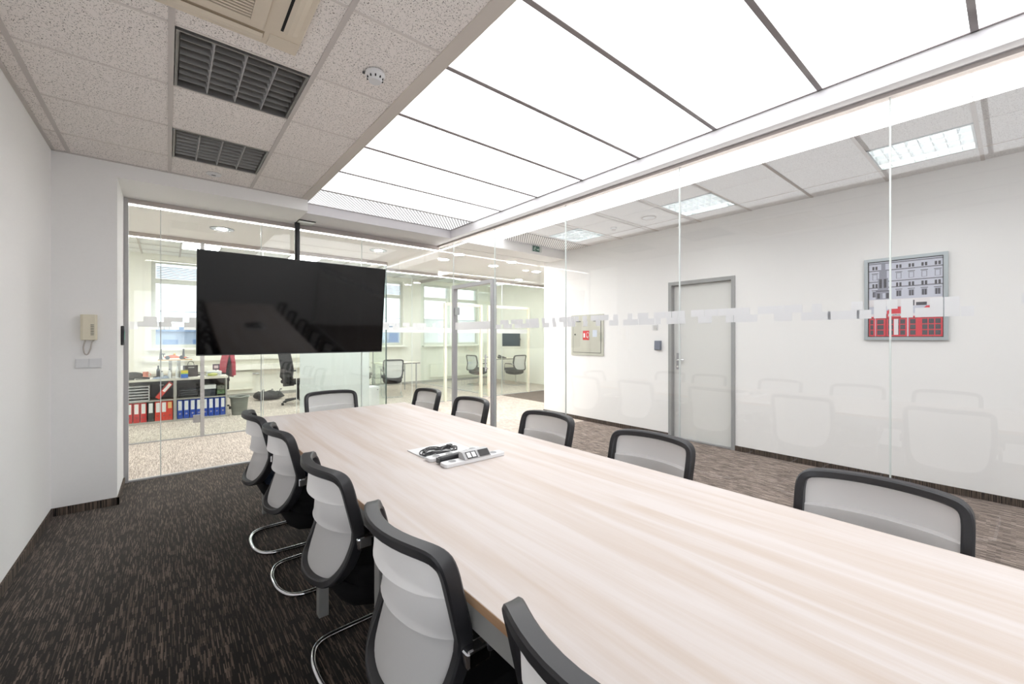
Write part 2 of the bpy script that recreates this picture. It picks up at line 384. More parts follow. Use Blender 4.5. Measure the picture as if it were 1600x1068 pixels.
# corridor wall on the right with door opening
DY0, DY1, DZ = 2.155, 3.021, 2.105
wr = MB().box(XR, XR+0.2, YB, DY0+0.03, 0, 2.95).box(XR, XR+0.2, DY1-0.03, 5.46, 0, 2.95).box(XR, XR+0.2, DY0+0.03, DY1-0.03, DZ-0.03, 2.95)
struct(wr.build('wall_right', WALL))
struct(MB().box(XR-0.012, XR, YB, DY0, 0, 0.06).box(XR-0.012, XR, DY1, 5.46, 0, 0.06).box(XR-0.012, XR+0.2, 5.46, 5.472, 0, 0.06).build('baseboard_right', SKIRT))
struct(box('wall_lobby', WALL, (XR+0.2, XE, 5.3, 5.46, 0, 2.95)))
# left ceiling: base sheet above, tiles and grid bars below it
ceil = struct(box('ceiling', PLASTER, (XL, 1.12, YB, YF, ZC+0.105, ZC+0.17)), 'suspended ceiling of fissured tiles over the left side', 'ceiling')
def tiles(parent, xs, ys, z, mat, skip=(), pref='ceiling_tile', hole=None):
    cache = {}
    for i in range(len(xs)-1):
        for j in range(len(ys)-1):
            if (i, j) in skip: continue
            wd, dp = xs[i+1]-xs[i]-0.006, ys[j+1]-ys[j]-0.006
            key = (round(wd, 3), round(dp, 3))
            if key not in cache: cache[key] = MB().box(-wd/2, wd/2, -dp/2, dp/2, 0, 0.02).mesh(pref, mat)
            inst(pref, cache[key], parent, ((xs[i]+xs[i+1])/2, (ys[j]+ys[j+1])/2, z+0.004))
def bars(parent, xs, ys, x0, x1, y0, y1, z, mat, wd=0.024, name='ceiling_grid_bar', thin=0.006, mat2=None):
    m1 = MB().box(-wd/2, wd/2, y0, y1, z, z+0.006).mesh(name, mat)
    for x in xs: inst(name, m1, parent, (x, 0, 0))
    m2 = MB().box(x0, x1, -thin/2-0.004, thin/2+0.004, z+0.0015, z+0.006).mesh(name, mat2 or mat)
    for y in ys: inst(name, m2, parent, (0, y, 0))
LX = [XL, -0.586, 0.014, 0.614, 1.06]
LY = [YB, -1.16, -0.56, 0.04, 0.64, 1.24, 1.84, 2.44, 3.04, 3.64, 4.24, YF]
tiles(ceil, LX, LY, ZC, TILE, skip={(2, 7), (2, 9)})
bars(ceil, LX[1:-1], LY[1:-1], XL, 1.06, YB, YF, ZC-0.001, TBAR, mat2=pmat('cross_bar_paint', (226, 219, 214), 0.7))
MB().box(1.055, 1.135, YB, YF, ZC-0.003, ZC+0.03).build('edge_trim', pmat('ceiling_edge_trim', (214, 206, 198), 0.6), ceil)
MB().box(XL, XL+0.02, YB, YF, ZC-0.003, ZC+0.004).build('edge_trim', TBAR, ceil)
MB().box(XL, 1.06, YF-0.018, YF, ZC-0.003, ZC+0.004).build('edge_trim', TBAR, ceil)

# luminous ceiling over the table
sky = thing('luminous_ceiling', 'long backlit white luminous ceiling over the table', 'ceiling light', (0, 0, 0)); tag(sky, kind='structure')
SX0, SX1, SZ = 1.135, 2.90, 2.782
seams = [1.315-0.596*k for k in range(5, 0, -1)] + [1.315, 1.912, 2.505, 3.10, 3.695, 4.262]
ys = [YB] + seams
pc = {}
for a, b in zip(ys[:-1], ys[1:]):
    d = round(b-a, 3)
    if d not in pc: pc[d] = MB().box(SX0, SX1, 0, b-a, 0, 0.01).mesh('glowing_panel', SKYP)
    inst('glowing_panel', pc[d], sky, (0, a, SZ))
sm = MB().box(SX0, SX1, -0.0135, 0.0135, SZ-0.004, SZ).mesh('seam_bar', TBAR2)
for y in seams: inst('seam_bar', sm, sky, (0, y, 0))
MB().box(SX0, SX1+0.03, YB, 4.79, SZ+0.06, SZ+0.1).build('housing', PLASTER, sky)
MB().box(SX1-0.012, SX1, YB, 4.785, SZ-0.004, SZ+0.004).box(SX0, SX1, 4.777, 4.785, SZ-0.004, SZ+0.004).build('edge_strip', TBAR2, sky)
# slanted grille strip at the far end of the luminous ceiling
gr = thing('air_grille', 'white slanted-bar air grille at the far end of the luminous ceiling', 'grille', (0, 0, 0))
MB().box(SX0, SX1-0.01, 4.275, 4.775, SZ+0.0026, SZ+0.01).build('backing', pmat('grille_backing', (96, 92, 98), 0.7), gr)
def slanted_bars(parent, x0, x1, y0, y1, z, pitch, wd, sl, mat):
    # parallel bars running askew across a strip, each cut off square at the strip's ends
    dx = (y1-y0)*sl; k = 0; a = x0-dx
    while a < x1:
        P = [(a, y0), (a+wd, y0), (a+wd+dx, y1), (a+dx, y1)]
        for lim, sg in ((x0, 1), (x1, -1)):
            Q = []
            for p, q in zip(P, P[1:]+P[:1]):
                ip, iq = sg*(p[0]-lim) >= 0, sg*(q[0]-lim) >= 0
                if ip: Q.append(p)
                if ip != iq:
                    t = (lim-p[0])/(q[0]-p[0]); Q.append((lim, p[1]+t*(q[1]-p[1])))
            P = Q
            if len(P) < 3: break
        if len(P) >= 3: MB().prism(P, 'Z', z, z+0.0025).build('grille_bar', mat, parent)
        a += pitch
slanted_bars(gr, SX0+0.002, SX1-0.01, 4.275, 4.776, SZ, 0.0415, 0.029, 0.8, GRILLE)
# corridor ceiling (right of the side glass)
ck = struct(box('ceiling_corridor', PLASTER, (XG, XR+0.2, YB, 4.95, ZK+0.105, ZK+0.16)), 'tiled ceiling of the side corridor', 'ceiling')
MB().box(XG, 3.16, YB, 4.935, ZK-0.002, ZK+0.03).build('plaster_strip', PLASTER, ck)
for k in range(11):  # bright ceiling band built as glowing panels, added to light the corridor evenly
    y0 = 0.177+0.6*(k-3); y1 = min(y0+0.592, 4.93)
    MB().box(3.162, 3.90, max(YB, y0), y1, ZK-0.001, ZK+0.02).build('glowing_panel', STRIP, ck)
KX = [3.90, 4.30, 4.90, XR]
KY = [YB] + [0.177+0.6*k for k in range(-2, 8)] + [4.42]
KYR = [round(y, 3) for y in KY]
tiles(ck, KX, KY, ZK, TILE2, skip={(1, KYR.index(0.177)), (1, KYR.index(1.977)), (1, KYR.index(3.777))})
bars(ck, [], KY[1:-1], 3.90, XR, YB, 4.42, ZK-0.001, TBAR, thin=0.016)
MB().box(4.898, 4.902, YB, 4.42, ZK-0.001, ZK+0.005).build('ceiling_grid_bar', TBAR, ck)
gk = thing('air_grille', 'grey slanted-bar air grille in the corridor ceiling above the exit sign', 'grille')
MB().box(3.90, XR-0.01, 4.43, 4.925, ZK+0.0026, ZK+0.01).build('backing', pmat('grille_backing_2', (120, 116, 114), 0.7), gk)
slanted_bars(gk, 3.905, XR-0.012, 4.432, 4.924, ZK, 0.0415, 0.029, 0.8, PLASTER)
# hall ceiling (lower plaster) beyond; office ceilings
struct(MB().box(XG+0.02, XE, 4.935, YP, ZH, 2.95).box(XL-0.6, XE, YP+0.03, Y2+0.05, ZH, 2.95).box(3.0, XE, Y2+0.05, Y3+0.05, ZH, 2.95)
       .box(XL-0.6, 3.0, Y2+0.05, Y2+0.12, ZH, ZO+0.1).box(3.0, XE, Y3+0.05, Y3+0.12, ZH, ZO+0.1).build('ceiling_hall', PLASTER), 'smooth white ceiling of the hall beyond the glass', 'ceiling')
co = struct(box('ceiling_office', PLASTER, (XL-1.7, XE, Y2, YW, ZO+0.02, ZO+0.1)), 'tiled ceiling of the open office', 'ceiling')
OX = [-1.0, -0.4, 0.2, 0.8, 1.4, 2.0, 2.6, 3.2, 3.8, 4.4, 5.0, 5.6, 6.2, 6.8, 7.4, 8.0]; OY = [7.27, 7.87, 8.47, 9.07, 9.67, 10.27, 10.87, YW]
bars(co, OX, OY[1:-1], -1.6, XE, 7.27, YW, ZO, TBAR, wd=0.03, thin=0.02)
struct(box('wall_hall_left', CREAM, (XL-0.75, XL-0.6, YP+0.05, Y2, 0, ZO)))
struct(box('wall_office_left', CREAM, (XL-1.85, XL-1.7, Y2-0.1, YW, 0, ZO)))
struct(box('wall_hall_return', CREAM, (XL-0.75, XL-0.15, YP-0.1, YP+0.05, 0, 2.95)))
struct(box('wall_lobby_right', CREAM, (XE, XE+0.15, YB, YW, 0, ZO)))

# ------------------------------------------------------------------ far wall with windows
wins = [(-0.26, 2.45), (3.0, 5.32), (5.95, 6.88), (7.15, 7.97)]
WZ0, WZT0, WZT1, WZ1 = 1.14, 2.50, 2.60, 2.98
fw = MB(); xprev = XL-1.85
for a, b in wins:
    fw.box(xprev, a, YW, YW+0.3, 0, ZO+0.1); fw.box(a, b, YW, YW+0.3, 0, WZ0); fw.box(a, b, YW, YW+0.3, WZ1, ZO+0.1); xprev = b
fw.box(xprev, XE+0.15, YW, YW+0.3, 0, ZO+0.1)
struct(fw.build('wall_far', CREAM))
struct(MB().box(XL-1.7, XE, YW-0.012, YW, 0, 0.07).build('baseboard_far', SHELFG))
WFR = pmat('window_frame_paint', (214, 214, 206), 0.5, noise=0.02)
BLIND = pmat('blind_slat', (176, 196, 220), 0.5, noise=0.03)
for k, (a, b) in enumerate(wins):
    wn = thing('window_%d' % (k+1), ['ribbon window behind the hanging television', 'window left of the glass meeting booth', 'window with speckled frosted film, nearer the glass door hinge', 'window with speckled frosted film, seen through the glass door'][k], 'window', ((a+b)/2, YW+0.05, WZ0)); tag(wn, kind='structure')
    W = (b-a)/2; y0, y1 = 0.02, 0.09
    H0, H1, H2 = 0.0, WZT0-WZ0, WZ1-WZ0
    MB().box(-W, W, y0, y1, 0, 0.07).box(-W, W, y0, y1, H2-0.06, H2).box(-W, -W+0.07, y0, y1, 0.07, H2-0.06).box(W-0.07, W, y0, y1, 0.07, H2-0.06).build('window_frame', WFR, wn)
    MB().box(-W+0.07, W-0.07, y0, y1, H1, H1+0.10).build('transom', WFR, wn)
    n = 3 if W > 0.8 else 1
    for i in range(1, n):
        x = -W + 2*W*i/n; MB().box(x-0.06, x+0.06, y0, y1, 0.07, H1).build('mullion', WFR, wn)
    for i in range(n):
        xa, xb = -W+2*W*i/n, -W+2*W*(i+1)/n
        MB().box(xa+0.07, xb-0.07, 0.05, 0.056, 0.07, H1).build('pane', GLASS, wn)
        MB().box(xa+0.07, xb-0.07, 0.045, 0.065, 0.77, 0.785).build('glazing_bar', BLIND, wn)
    MB().box(-W+0.07, W-0.07, 0.05, 0.056, H1+0.10, H2-0.06).build('pane', GLASS, wn)
    MB().box(-W-0.05, W+0.05, -0.19, 0.02, -0.05, -0.015).build('window_sill', pmat('sill_laminate', (246, 244, 238), 0.4), wn)
    if k < 2:
        for i in range(7): MB().box(-W+0.08, W-0.08, 0.0, 0.012, H1+0.115+i*0.036, H1+0.135+i*0.036).build('blind_slat', BLIND, wn)
    else:
        MB().box(-W+0.07, W-0.07, 0.042, 0.046, 0.07, 0.80).build('frosted_film', FILM, wn)
        sp = MB()
        for i in range(46):
            t = random.random(); x = random.gauss(0.0, W*0.4); z = 0.25 + random.random()*0.5*(1-abs(x)/W*0.6)
            if abs(x) < W-0.1:
                q = random.uniform(0.008, 0.02); an = random.random()*PI
                c, s_ = math.cos(an)*q, math.sin(an)*q
                sp.add([(x-c, 0.040, z-s_), (x+s_*0.4, 0.040, z-c*0.4), (x+c, 0.040, z+s_), (x-s_*0.4, 0.040, z+c*0.4)], [(0, 1, 2, 3)])
        tag(sp.build('speckle_print', pmat('speckle_ink', (90, 104, 112), 0.7), wn), kind='stuff')
def added_rear_window(name, label, loc, rz, W, H2):  # invented windows out of view, put in to light the left side
    t = thing(name, label, 'window', loc, rz); tag(t, kind='structure')
    MB().box(-W, W, 0, 0.06, 0, 0.05).box(-W, W, 0, 0.06, H2-0.05, H2).box(-W, -W+0.05, 0, 0.06, 0.05, H2-0.05).box(W-0.05, W, 0, 0.06, 0.05, H2-0.05).build('window_frame', WFR, t)
    MB().box(-W+0.05, W-0.05, 0.027, 0.033, 0.05, H2-0.05).build('pane', GLASS, t)
added_rear_window('window_5', 'added daylight window in the unseen wall behind the viewer', ((VB[0]+VB[1])/2, YB-0.1, VB[2]), 0, (VB[1]-VB[0])/2, VB[3]-VB[2])
added_rear_window('window_6', 'added daylight window in the left wall beside the viewer, out of view', (XL-0.04, (VL[0]+VL[1])/2, VL[2]), PI/2, (VL[1]-VL[0])/2, VL[3]-VL[2])
# pale blocks of town outside the windows
for i, (x0, x1, h) in enumerate([(-9, 4, -0.5), (5, 15, 0.9), (17, 40, 0.2)]):
    bt = thing('distant_building', ['long pale roofline seen through the window behind the television', 'pale blue block seen through the window beside the green glass edge', 'low pale block seen through the speckled windows'][i], 'building', ((x0+x1)/2, 46, -6))
    box('wall', pmat('distant_wall', (156, 164, 178), 0.9, noise=0.05, scale=0.6), (-(x1-x0)/2, (x1-x0)/2, 0, 6, 0, 6+h+2.4), bt)
    box('roof', pmat('distant_roof', (124, 142, 170), 0.9), (-(x1-x0)/2-0.3, (x1-x0)/2+0.3, -0.3, 6.3, 6+h+2.4, 6+h+2.8), bt)
    wmesh = MB().box(-0.5, 0.5, -0.05, 0.0, 0, 1.0).mesh('window', pmat('distant_glass', (100, 122, 156), 0.3))
    for q in range(int((x1-x0)//2)): inst('window', wmesh, bt, (-(x1-x0)/2+1.2+q*2, 0, 6+h+0.7))
struct(box('ground_outside', pmat('outside_ground', (150, 156, 162), 0.9, noise=0.1, scale=0.2), (-60, 80, YW+1, 90, -7, -6)))

# ------------------------------------------------------------------ glass walls
def glass_wall(name, axis, pos, a, b, z1, joints, gmat, jmat, label, led=True, ledside=1, film=None, track=True, skip=None, ledz=(0.024, 0.014), trk=0.062):
    t = thing(name, label, 'glass wall'); tag(t, kind='structure')
    def B(u0, u1, d0, d1, z0, zz, n, m, par=t):
        if axis == 'X': return MB().box(pos+d0, pos+d1, u0, u1, z0, zz).build(n, m, par)
        return MB().box(u0, u1, pos+d0, pos+d1, z0, zz).build(n, m, par)
    es = [a] + list(joints) + [b]
    for u0, u1 in zip(es[:-1], es[1:]):
        if skip and abs(u0-skip[0]) < 1e-6:
            B(u0+0.004, u1-0.004, -0.005, 0.005, skip[2], z1, 'glass_pane', gmat); continue
        B(u0+0.004, u1-0.004, -0.005, 0.005, 0.012, z1, 'glass_pane', gmat)
    for j in joints: B(j-0.0035, j+0.0035, -0.006, 0.006, 0.012, z1, 'joint_seal', jmat)
    B(a, b, -0.018, 0.018, 0.0, 0.014, 'floor_rail', ALUP)
    if track: B(a, b, -0.028, 0.028, z1-0.012, z1+trk, 'head_track', TRACK)
    if led: B(a, b, *((0.0055, 0.013) if ledside > 0 else (-0.013, -0.0055)), z1-ledz[0], z1-ledz[1], 'led_strip', LED)
    if film:
        for u0, u1, z0, zz in film: B(u0, u1, -0.0075, -0.0055, z0, zz, 'film_square', FILM)
    return t
FZ = (1.462, 1.511, 1.560)
def film_run(a, b, seed):
    rnd = random.Random(seed); out = []
    for r in (0, 1):
        u = a + rnd.random()*0.08
        while u < b-0.05:
            n = rnd.choice([1, 1, 2, 2, 3])*0.0495
            out.append((u, min(u+n, b), FZ[r], FZ[r+1])); u += n + rnd.choice([0.0035, 0.0035, 0.0495, 0.0495, 0.099])
    return out
fr = film_run(-0.24, 2.98, 3)
front = glass_wall('glass_wall_front', 'Y', YP, -0.282, XG, 2.630, [-0.051, 0.798, 1.909], GLASS, JOINT, 'clear glass wall behind the hanging television', ledside=1, film=fr)
MB().box(-0.315, -0.282, YP-0.03, YP+0.03, 0, 2.715).build('frame_post', ALUP, front)
side_film = [(.512, .575, FZ[0], FZ[1]), (.548, .60, FZ[1], FZ[2]), (.564, .71, FZ[0], FZ[1]),
             (.45, .501, FZ[0], FZ[2]), (.404, .447, FZ[1], FZ[2]), (.344, .391, FZ[0], FZ[2]),
             (.234, .337, FZ[0], FZ[1]), (.234, .282, FZ[1], FZ[2]), (.177, .230, FZ[0], FZ[2]), (.13, .174, FZ[0], FZ[1])]
side_film += film_run(0.66, 3.95, 11) + film_run(-1.2, 0.05, 5)
gside = glass_wall('glass_wall_side', 'X', XG, YB, YP, 2.665, [-0.78, 0.434, 1.638, 2.82, 3.97, 4.905], GLASS, JOINT, 'clear glass wall along the right side of the table', ledside=1, film=side_film, skip=(3.97, 4.905, 2.065), ledz=(0.058, 0.046), trk=0.012)
# aluminium framed glass door in the side wall
gd = thing('glass_door', 'aluminium framed glass door standing in the side glass wall', 'door', (XG, 4.44, 0)); tag(gd, kind='structure')
for y in (-0.462, 0.417): MB().box(-0.03, 0.03, y, y+0.045, 0, 2.06).build('door_jamb', ALUP, gd)
MB().box(-0.03, 0.03, -0.417, 0.417, 2.015, 2.06).build('door_head', ALUP, gd)
MB().box(-0.005, 0.005, -0.412, 0.412, 0.012, 2.01).build('glass_leaf', GLASS, gd)
MB().box(-0.018, -0.006, 0.30, 0.41, 1.66, 1.76).build('hinge', ALU, gd)
hd = MB().tube([(-0.045, -0.34, 0.95), (-0.045, -0.34, 1.15)], 0.009).tube([(-0.006, -0.34, 0.98), (-0.045, -0.34, 0.98)], 0.006).tube([(-0.006, -0.34, 1.12), (-0.045, -0.34, 1.12)], 0.006)
hd.build('handle', CHROME, gd)
for z0, z1 in ((FZ[0], FZ[2]),): MB().box(-0.0075, -0.0055, -0.41, 0.41, z0, z1).build('film_strip', FILM, gd)
# second glass wall across the hall, glass return and third line of glass rooms
g2 = glass_wall('glass_wall_hall', 'Y', Y2, XL-0.6, 3.0, 2.66, [-0.45, 1.10, 1.55, 2.56], GLASSG, JOINT, 'second glass wall across the hall, in front of the binder shelves', ledside=-1, film=film_run(-1.2, 2.9, 21))
MB().box(0.348, 0.392, Y2-0.03, Y2+0.03, 0, 2.66).build('door_post', ALUP, g2)
MB().box(0.27, 0.345, Y2-0.025, Y2+0.025, 0.20, 0.30).build('door_patch', ALU, g2)
MB().box(1.60, 2.70, Y2+0.006, Y2+0.009, 0.02, 1.62).build('frosted_panel', FROST, g2)
g3 = glass_wall('glass_wall_return', 'X', 3.0, Y2, YW, 2.66, [Y3, 9.6], GLASSG, JOINTD, 'green tinted glass wall running back to the windows', led=False)
MB().box(2.992, 3.008, Y2-0.012, Y2+0.006, 0.0, 2.66).build('dark_edge', JOINTD, g3)
g4 = glass_wall('glass_wall_rooms', 'Y', Y3, 3.0, XE, 2.66, [3.8, 6.1], GLASSG, JOINT, 'glass front of the small meeting rooms', ledside=-1, film=[(3.02, 6.9, FZ[0], FZ[2])])
CREAMP = pmat('cream_door_frame', (246, 240, 220), 0.5, noise=0.02)
for x0, x1 in ((4.54, 4.59), (5.47, 5.52), (5.69, 5.74), (6.91, 6.96)): MB().box(x0, x1, Y3-0.03, Y3+0.03, 0, 2.1).build('door_post', CREAMP, g4)
MB().box(4.60, 5.46, Y3-0.03, Y3+0.03, 2.05, 2.11).build('door_head', CREAMP, g4)
MB().box(5.75, 6.90, Y3-0.03, Y3+0.03, 2.05, 2.11).build('door_head', CREAMP, g4)
g5 = glass_wall('glass_wall_divider', 'X', 5.87, Y3, YW, ZO-0.08, [9.4], GLASSG, JOINT, 'green tinted glass divider between the small meeting rooms', led=False)

# ------------------------------------------------------------------ corridor door
dr = thing('door_1', 'plain white door in a grey metal frame in the side corridor', 'door', (XR, (DY0+DY1)/2, 0)); tag(dr, kind='structure')
hw = (DY1-DY0)/2
for s in (-1, 1):
    a, b = sorted((s*hw, s*(hw-0.045))); MB().box(-0.012, 0.11, a, b, 0, DZ).build('door_frame', FRAMEG, dr)
MB().box(-0.012, 0.11, -hw+0.045, hw-0.045, DZ-0.045, DZ).build('door_frame', FRAMEG, dr)
leaf = MB().box(0.06, 0.10, -hw+0.048, hw-0.048, 0.012, DZ-0.048).build('door_leaf', LEAF, dr)
MB().box(-0.002, 0.06, -hw+0.045, hw-0.045, 0, 0.012).build('threshold', ALU, dr)
MB().box(0.052, 0.06, hw-0.125, hw-0.085, 0.93, 1.15).build('handle_plate', ALU, leaf)
MB().tube([(0.055, hw-0.105, 1.06), (0.015, hw-0.105, 1.06), (0.012, hw-0.11, 1.06), (0.012, hw-0.21, 1.06)], 0.009).build('handle', CHROME, leaf)
MB().cyl((0.045, hw-0.105, 0.965), 0.012, 0.015, axis='X').build('lock_cylinder', CHROME, leaf)
MB().cyl((0.05, -0.06, 1.555), 0.012, 0.012, axis='X').build('peephole', GREYD, leaf)

# ================================================================== TABLE
tb = thing('conference_table', 'long pale maple conference table on square grey legs', 'table', (1.1525, 1.76, 0))
TX, TY = 0.5925, 1.97
MB().box(-TX, TX, -TY, TY, 0.716, 0.74).build('tabletop', [WOOD], tb, bevel=0.001, seg=1)
MB().box(-TX-0.0012, -TX, -TY, TY, 0.7165, 0.7392).box(TX, TX+0.0012, -TY, TY, 0.7165, 0.7392).box(-TX, TX, TY, TY+0.0012, 0.7165, 0.7392).box(-TX, TX, -TY-0.0012, -TY, 0.7165, 0.7392).build('edge_band', EDGE, tb)
for y in (3.703, 2.165, 1.424, -0.165):
    for s in (-1, 1):
        a = s*(TX-0.026); MB().box(a-0.023, a+0.023, y-1.76-0.023, y-1.76+0.023, 0, 0.715).build('leg', GREY, tb, bevel=0.003)
for s in (-1, 1):
    a = s*(TX-0.024); MB().box(a-0.018, a+0.018, -TY+0.06, TY-0.06, 0.655, 0.7145).build('side_rail', GREY, tb)
for y in (1.9, -1.9): MB().box(-TX+0.05, TX-0.05, y-0.018, y+0.018, 0.655, 0.7145).build('end_rail', GREY, tb)

# ================================================================== CHAIRS
def chair_x(y, z):
    """fore-aft position of the back at height z and sideways place y (back leans, lumbar forward, bowed)"""
    prof = [(0.40, -0.012), (0.46, 0.004), (0.53, 0.030), (0.60, 0.050), (0.64, 0.050), (0.72, 0.030), (0.80, 0.010), (0.86, -0.006), (0.9, -0.01)]
    for (z0, x0), (z1, x1) in zip(prof[:-1], prof[1:]):
        if z <= z1 or z1 == 0.9:
            t = max(0, min(1, (z-z0)/(z1-z0))); t = t; x = x0+(x1-x0)*t; break
    return x - 0.068*(1-min(1, (abs(y)/0.225))**2)
def sweep(pts, depth_dir, hw_, hd_, closed=True, r=0.006):
    """rounded-rectangle bar swept along a loop; hw_ = half width in the loop plane, hd_ = half depth"""
    N = len(pts); vs = []; n = 8
    for i in range(N):
        t = (pts[(i+1) % N]-pts[(i-1) % N]).normalized()
        d = (depth_dir - t*depth_dir.dot(t)).normalized(); nn = t.cross(d).normalized()
        for a, b in ((-hw_+r, -hd_), (hw_-r, -hd_), (hw_, -hd_+r), (hw_, hd_-r), (hw_-r, hd_), (-hw_+r, hd_), (-hw_, hd_-r), (-hw_, -hd_+r)):
            vs.append(pts[i] + nn*a + d*b)
    fs = [(i*n+k, i*n+(k+1) % n, ((i+1) % N)*n+(k+1) % n, ((i+1) % N)*n+k) for i in range(N) for k in range(n)]
    return MB().add(vs, fs, 0, True)
def back_outline(off=0.0):
    """centre line of the back frame in (y,z), clockwise"""
    h = [(0.0, 0.854), (0.11, 0.853), (0.175, 0.849), (0.203, 0.836), (0.213, 0.808), (0.214, 0.745), (0.213, 0.66), (0.210, 0.605), (0.205, 0.550), (0.192, 0.500), (0.166, 0.463), (0.125, 0.444), (0.06, 0.437)]
    full = h + [(0.0, 0.436)] + [(-a, b) for a, b in reversed(h[1:])]
    return full
def make_chair(name, label, group, seatmat=BLACKF):
    t = thing(name, label, 'chair', group=group)
    loop2 = spline([(y, z, 0) for y, z in back_outline()], 3, True)
    pts = [Vector((chair_x(p.x, p.y), p.x, p.y)) for p in loop2]
    fm = sweep(pts, Vector((1, 0, 0)), 0.0145, 0.0215, r=0.005)
    fm.build('back_frame', BLACKP, t)
    # three mesh bands, each bulging back and tucked under the next
    cuts = [0.846, 0.734, 0.625, 0.449]
    def halfw(z):
        P = [(z_, y) for y, z_ in back_outline()[:14]]
        P.sort()
        for (z0, y0), (z1, y1) in zip(P[:-1], P[1:]):
            if z0 <= z <= z1: return y0 + (y1-y0)*((z-z0)/(z1-z0+1e-9))
        return 0.2
    for k in range(3):
        zt, zb = cuts[k], cuts[k+1]; M_, N_ = 10, 16; vs = []
        for j in range(M_+1):
            q = j/M_; z = zt + (zb-zt)*q + (0.005 if k < 2 else 0)*q
            z = max(z, 0.442)
            wv = halfw(min(z, 0.849))-0.004
            for i in range(N_+1):
                u = -1+2*i/N_; y = wv*u
                bul = (0.032 if k < 2 else 0.010)*(q**1.3 if k < 2 else math.sin(PI*q)*0.8)*(1-u**6) + 0.002*k
                if k == 0: bul *= 1.0
                vs.append((chair_x(y, z)-bul*1.0+0.004, y, z))
        if k < 2:   # lower hem returning forward to the next band
            for i in range(N_+1):
                v = vs[M_*(N_+1)+i]; vs.append((v[0]+0.030*(1-(-1+2*i/N_)**6), v[1], v[2]-0.005))
            rows = M_+2
        else: rows = M_+1
        fs = [(j*(N_+1)+i, j*(N_+1)+i+1, (j+1)*(N_+1)+i+1, (j+1)*(N_+1)+i) for j in range(rows-1) for i in range(N_)]
        MB().add(vs, fs, 0, True).build('mesh_band', MESH, t)
    # seat: thick rounded cushion on a dark shell
    def pad(x0, x1, hw_, z0, z1, taper):
        m = MB(); out = []
        cs = [(x0+0.10, -hw_), (x1-0.07, -hw_), (x1-0.015, -hw_+0.03), (x1, -hw_+0.09), (x1, hw_-0.09), (x1-0.015, hw_-0.03), (x1-0.07, hw_), (x0+0.10, hw_), (x0+0.03, hw_-0.04), (x0, hw_-0.12), (x0, -hw_+0.12), (x0+0.03, -hw_+0.04)]
        lay = [(z0, taper), (z0+(z1-z0)*0.25, taper+(1-taper)*0.75), (z0+(z1-z0)*0.6, 1.0), (z1-0.012, 0.985), (z1, 0.94)]
        cx = (x0+x1)/2
        vs = [(cx+(x-cx)*s_, y*s_, z) for z, s_ in lay for x, y in cs]; n = len(cs)
        fs = [(k*n+i, k*n+(i+1) % n, (k+1)*n+(i+1) % n, (k+1)*n+i) for k in range(len(lay)-1) for i in range(n)]
        m.add(vs, fs, 0, True); m.add(vs, [tuple(range(n-1, -1, -1)), tuple(range((len(lay)-1)*n, len(lay)*n))]); return m
    pad(0.02, 0.50, 0.225, 0.415, 0.485, 0.97).build('seat_cushion', seatmat, t)
    pad(0.0, 0.48, 0.205, 0.30, 0.414, 0.62).build('seat_shell', BLACKF, t)
    # chrome cantilever tube: floor loop, front uprights, arms
    R = 0.011
    def side(s):
        return [(0.10, s*0.215, R), (0.36, s*0.222, R), (0.42, s*0.224, R+0.006), (0.455, s*0.225, 0.05), (0.46, s*0.226, 0.12), (0.43, s*0.232, 0.45), (0.42, s*0.236, 0.55), (0.405, s*0.238, 0.595), (0.36, s*0.238, 0.612), (0.12, s*0.238, 0.612)]
    path = list(reversed([Vector(p) for p in side(1)]))
    path += [Vector((0.035, 0.205, R)), Vector((-0.008, 0.168, R)), Vector((-0.034, 0.09, R)), Vector((-0.040, 0.0, R)), Vector((-0.034, -0.09, R)), Vector((-0.008, -0.168, R)), Vector((0.035, -0.205, R))]
    path += [Vector(p) for p in side(-1)]
    MB().tube(spline(path, 3), R, 10).build('cantilever_tube', CHROME, t)
    for s in (-1, 1):
        y = s*0.238
        MB().box(0.085, 0.37, y-0.02, y+0.02, 0.606, 0.628).build('armrest', BLACKP, t, bevel=0.006)
        yy = s*0.234; MB().box(0.028, 0.098, yy-0.017, yy+0.017, 0.584, 0.627).build('bracket', CHROME, t, bevel=0.007)
    return t
LEFT = [(0.462, 3.175, 0.0), (0.492, 2.600, 0.01), (0.500, 1.765, 0.01), (0.504, 1.055, 0.0), (0.524, 0.410, 0.0)]
lab_l = ['grey mesh chair on the left of the table, farthest from the camera beside the glass', 'grey mesh chair second from the far end on the left side', 'grey mesh chair in the middle of the left side, behind a table leg', 'grey mesh chair on the left side, the nearest shown almost whole', 'grey mesh chair at the bottom edge, only its back corner showing']
RIGHT = [(1.888, 3.545, PI), (1.882, 2.80, PI), (1.882, 1.93, PI), (1.862, 1.17, PI), (1.85, 0.305, PI)]
lab_r = ['grey mesh chair on the right of the table, farthest, before the glass door hinge', 'grey mesh chair on the right side, second from the far end, before the door jamb', 'grey mesh chair in the middle of the right side of the table', 'grey mesh chair on the right side, second nearest, before the white door', 'grey mesh chair on the right side, nearest and largest']
G = 'black framed mesh chairs around the conference table'
c0 = make_chair('meeting_chair', lab_l[0], G, NAVYF)
c0.location = (LEFT[0][0], LEFT[0][1], 0); c0.rotation_euler = (0, 0, LEFT[0][2])
c1 = make_chair('meeting_chair', lab_l[1], G, BLACKF)
c1.location = (LEFT[1][0], LEFT[1][1], 0); c1.rotation_euler = (0, 0, LEFT[1][2])
for (x, y, r), l in list(zip(LEFT, lab_l))[2:] + list(zip(RIGHT, lab_r)): dup(c1, (x, y, 0), r, l)
dup(c1, (1.155, 3.985, 0), -PI/2, 'grey mesh chair at the far head of the table under the television')

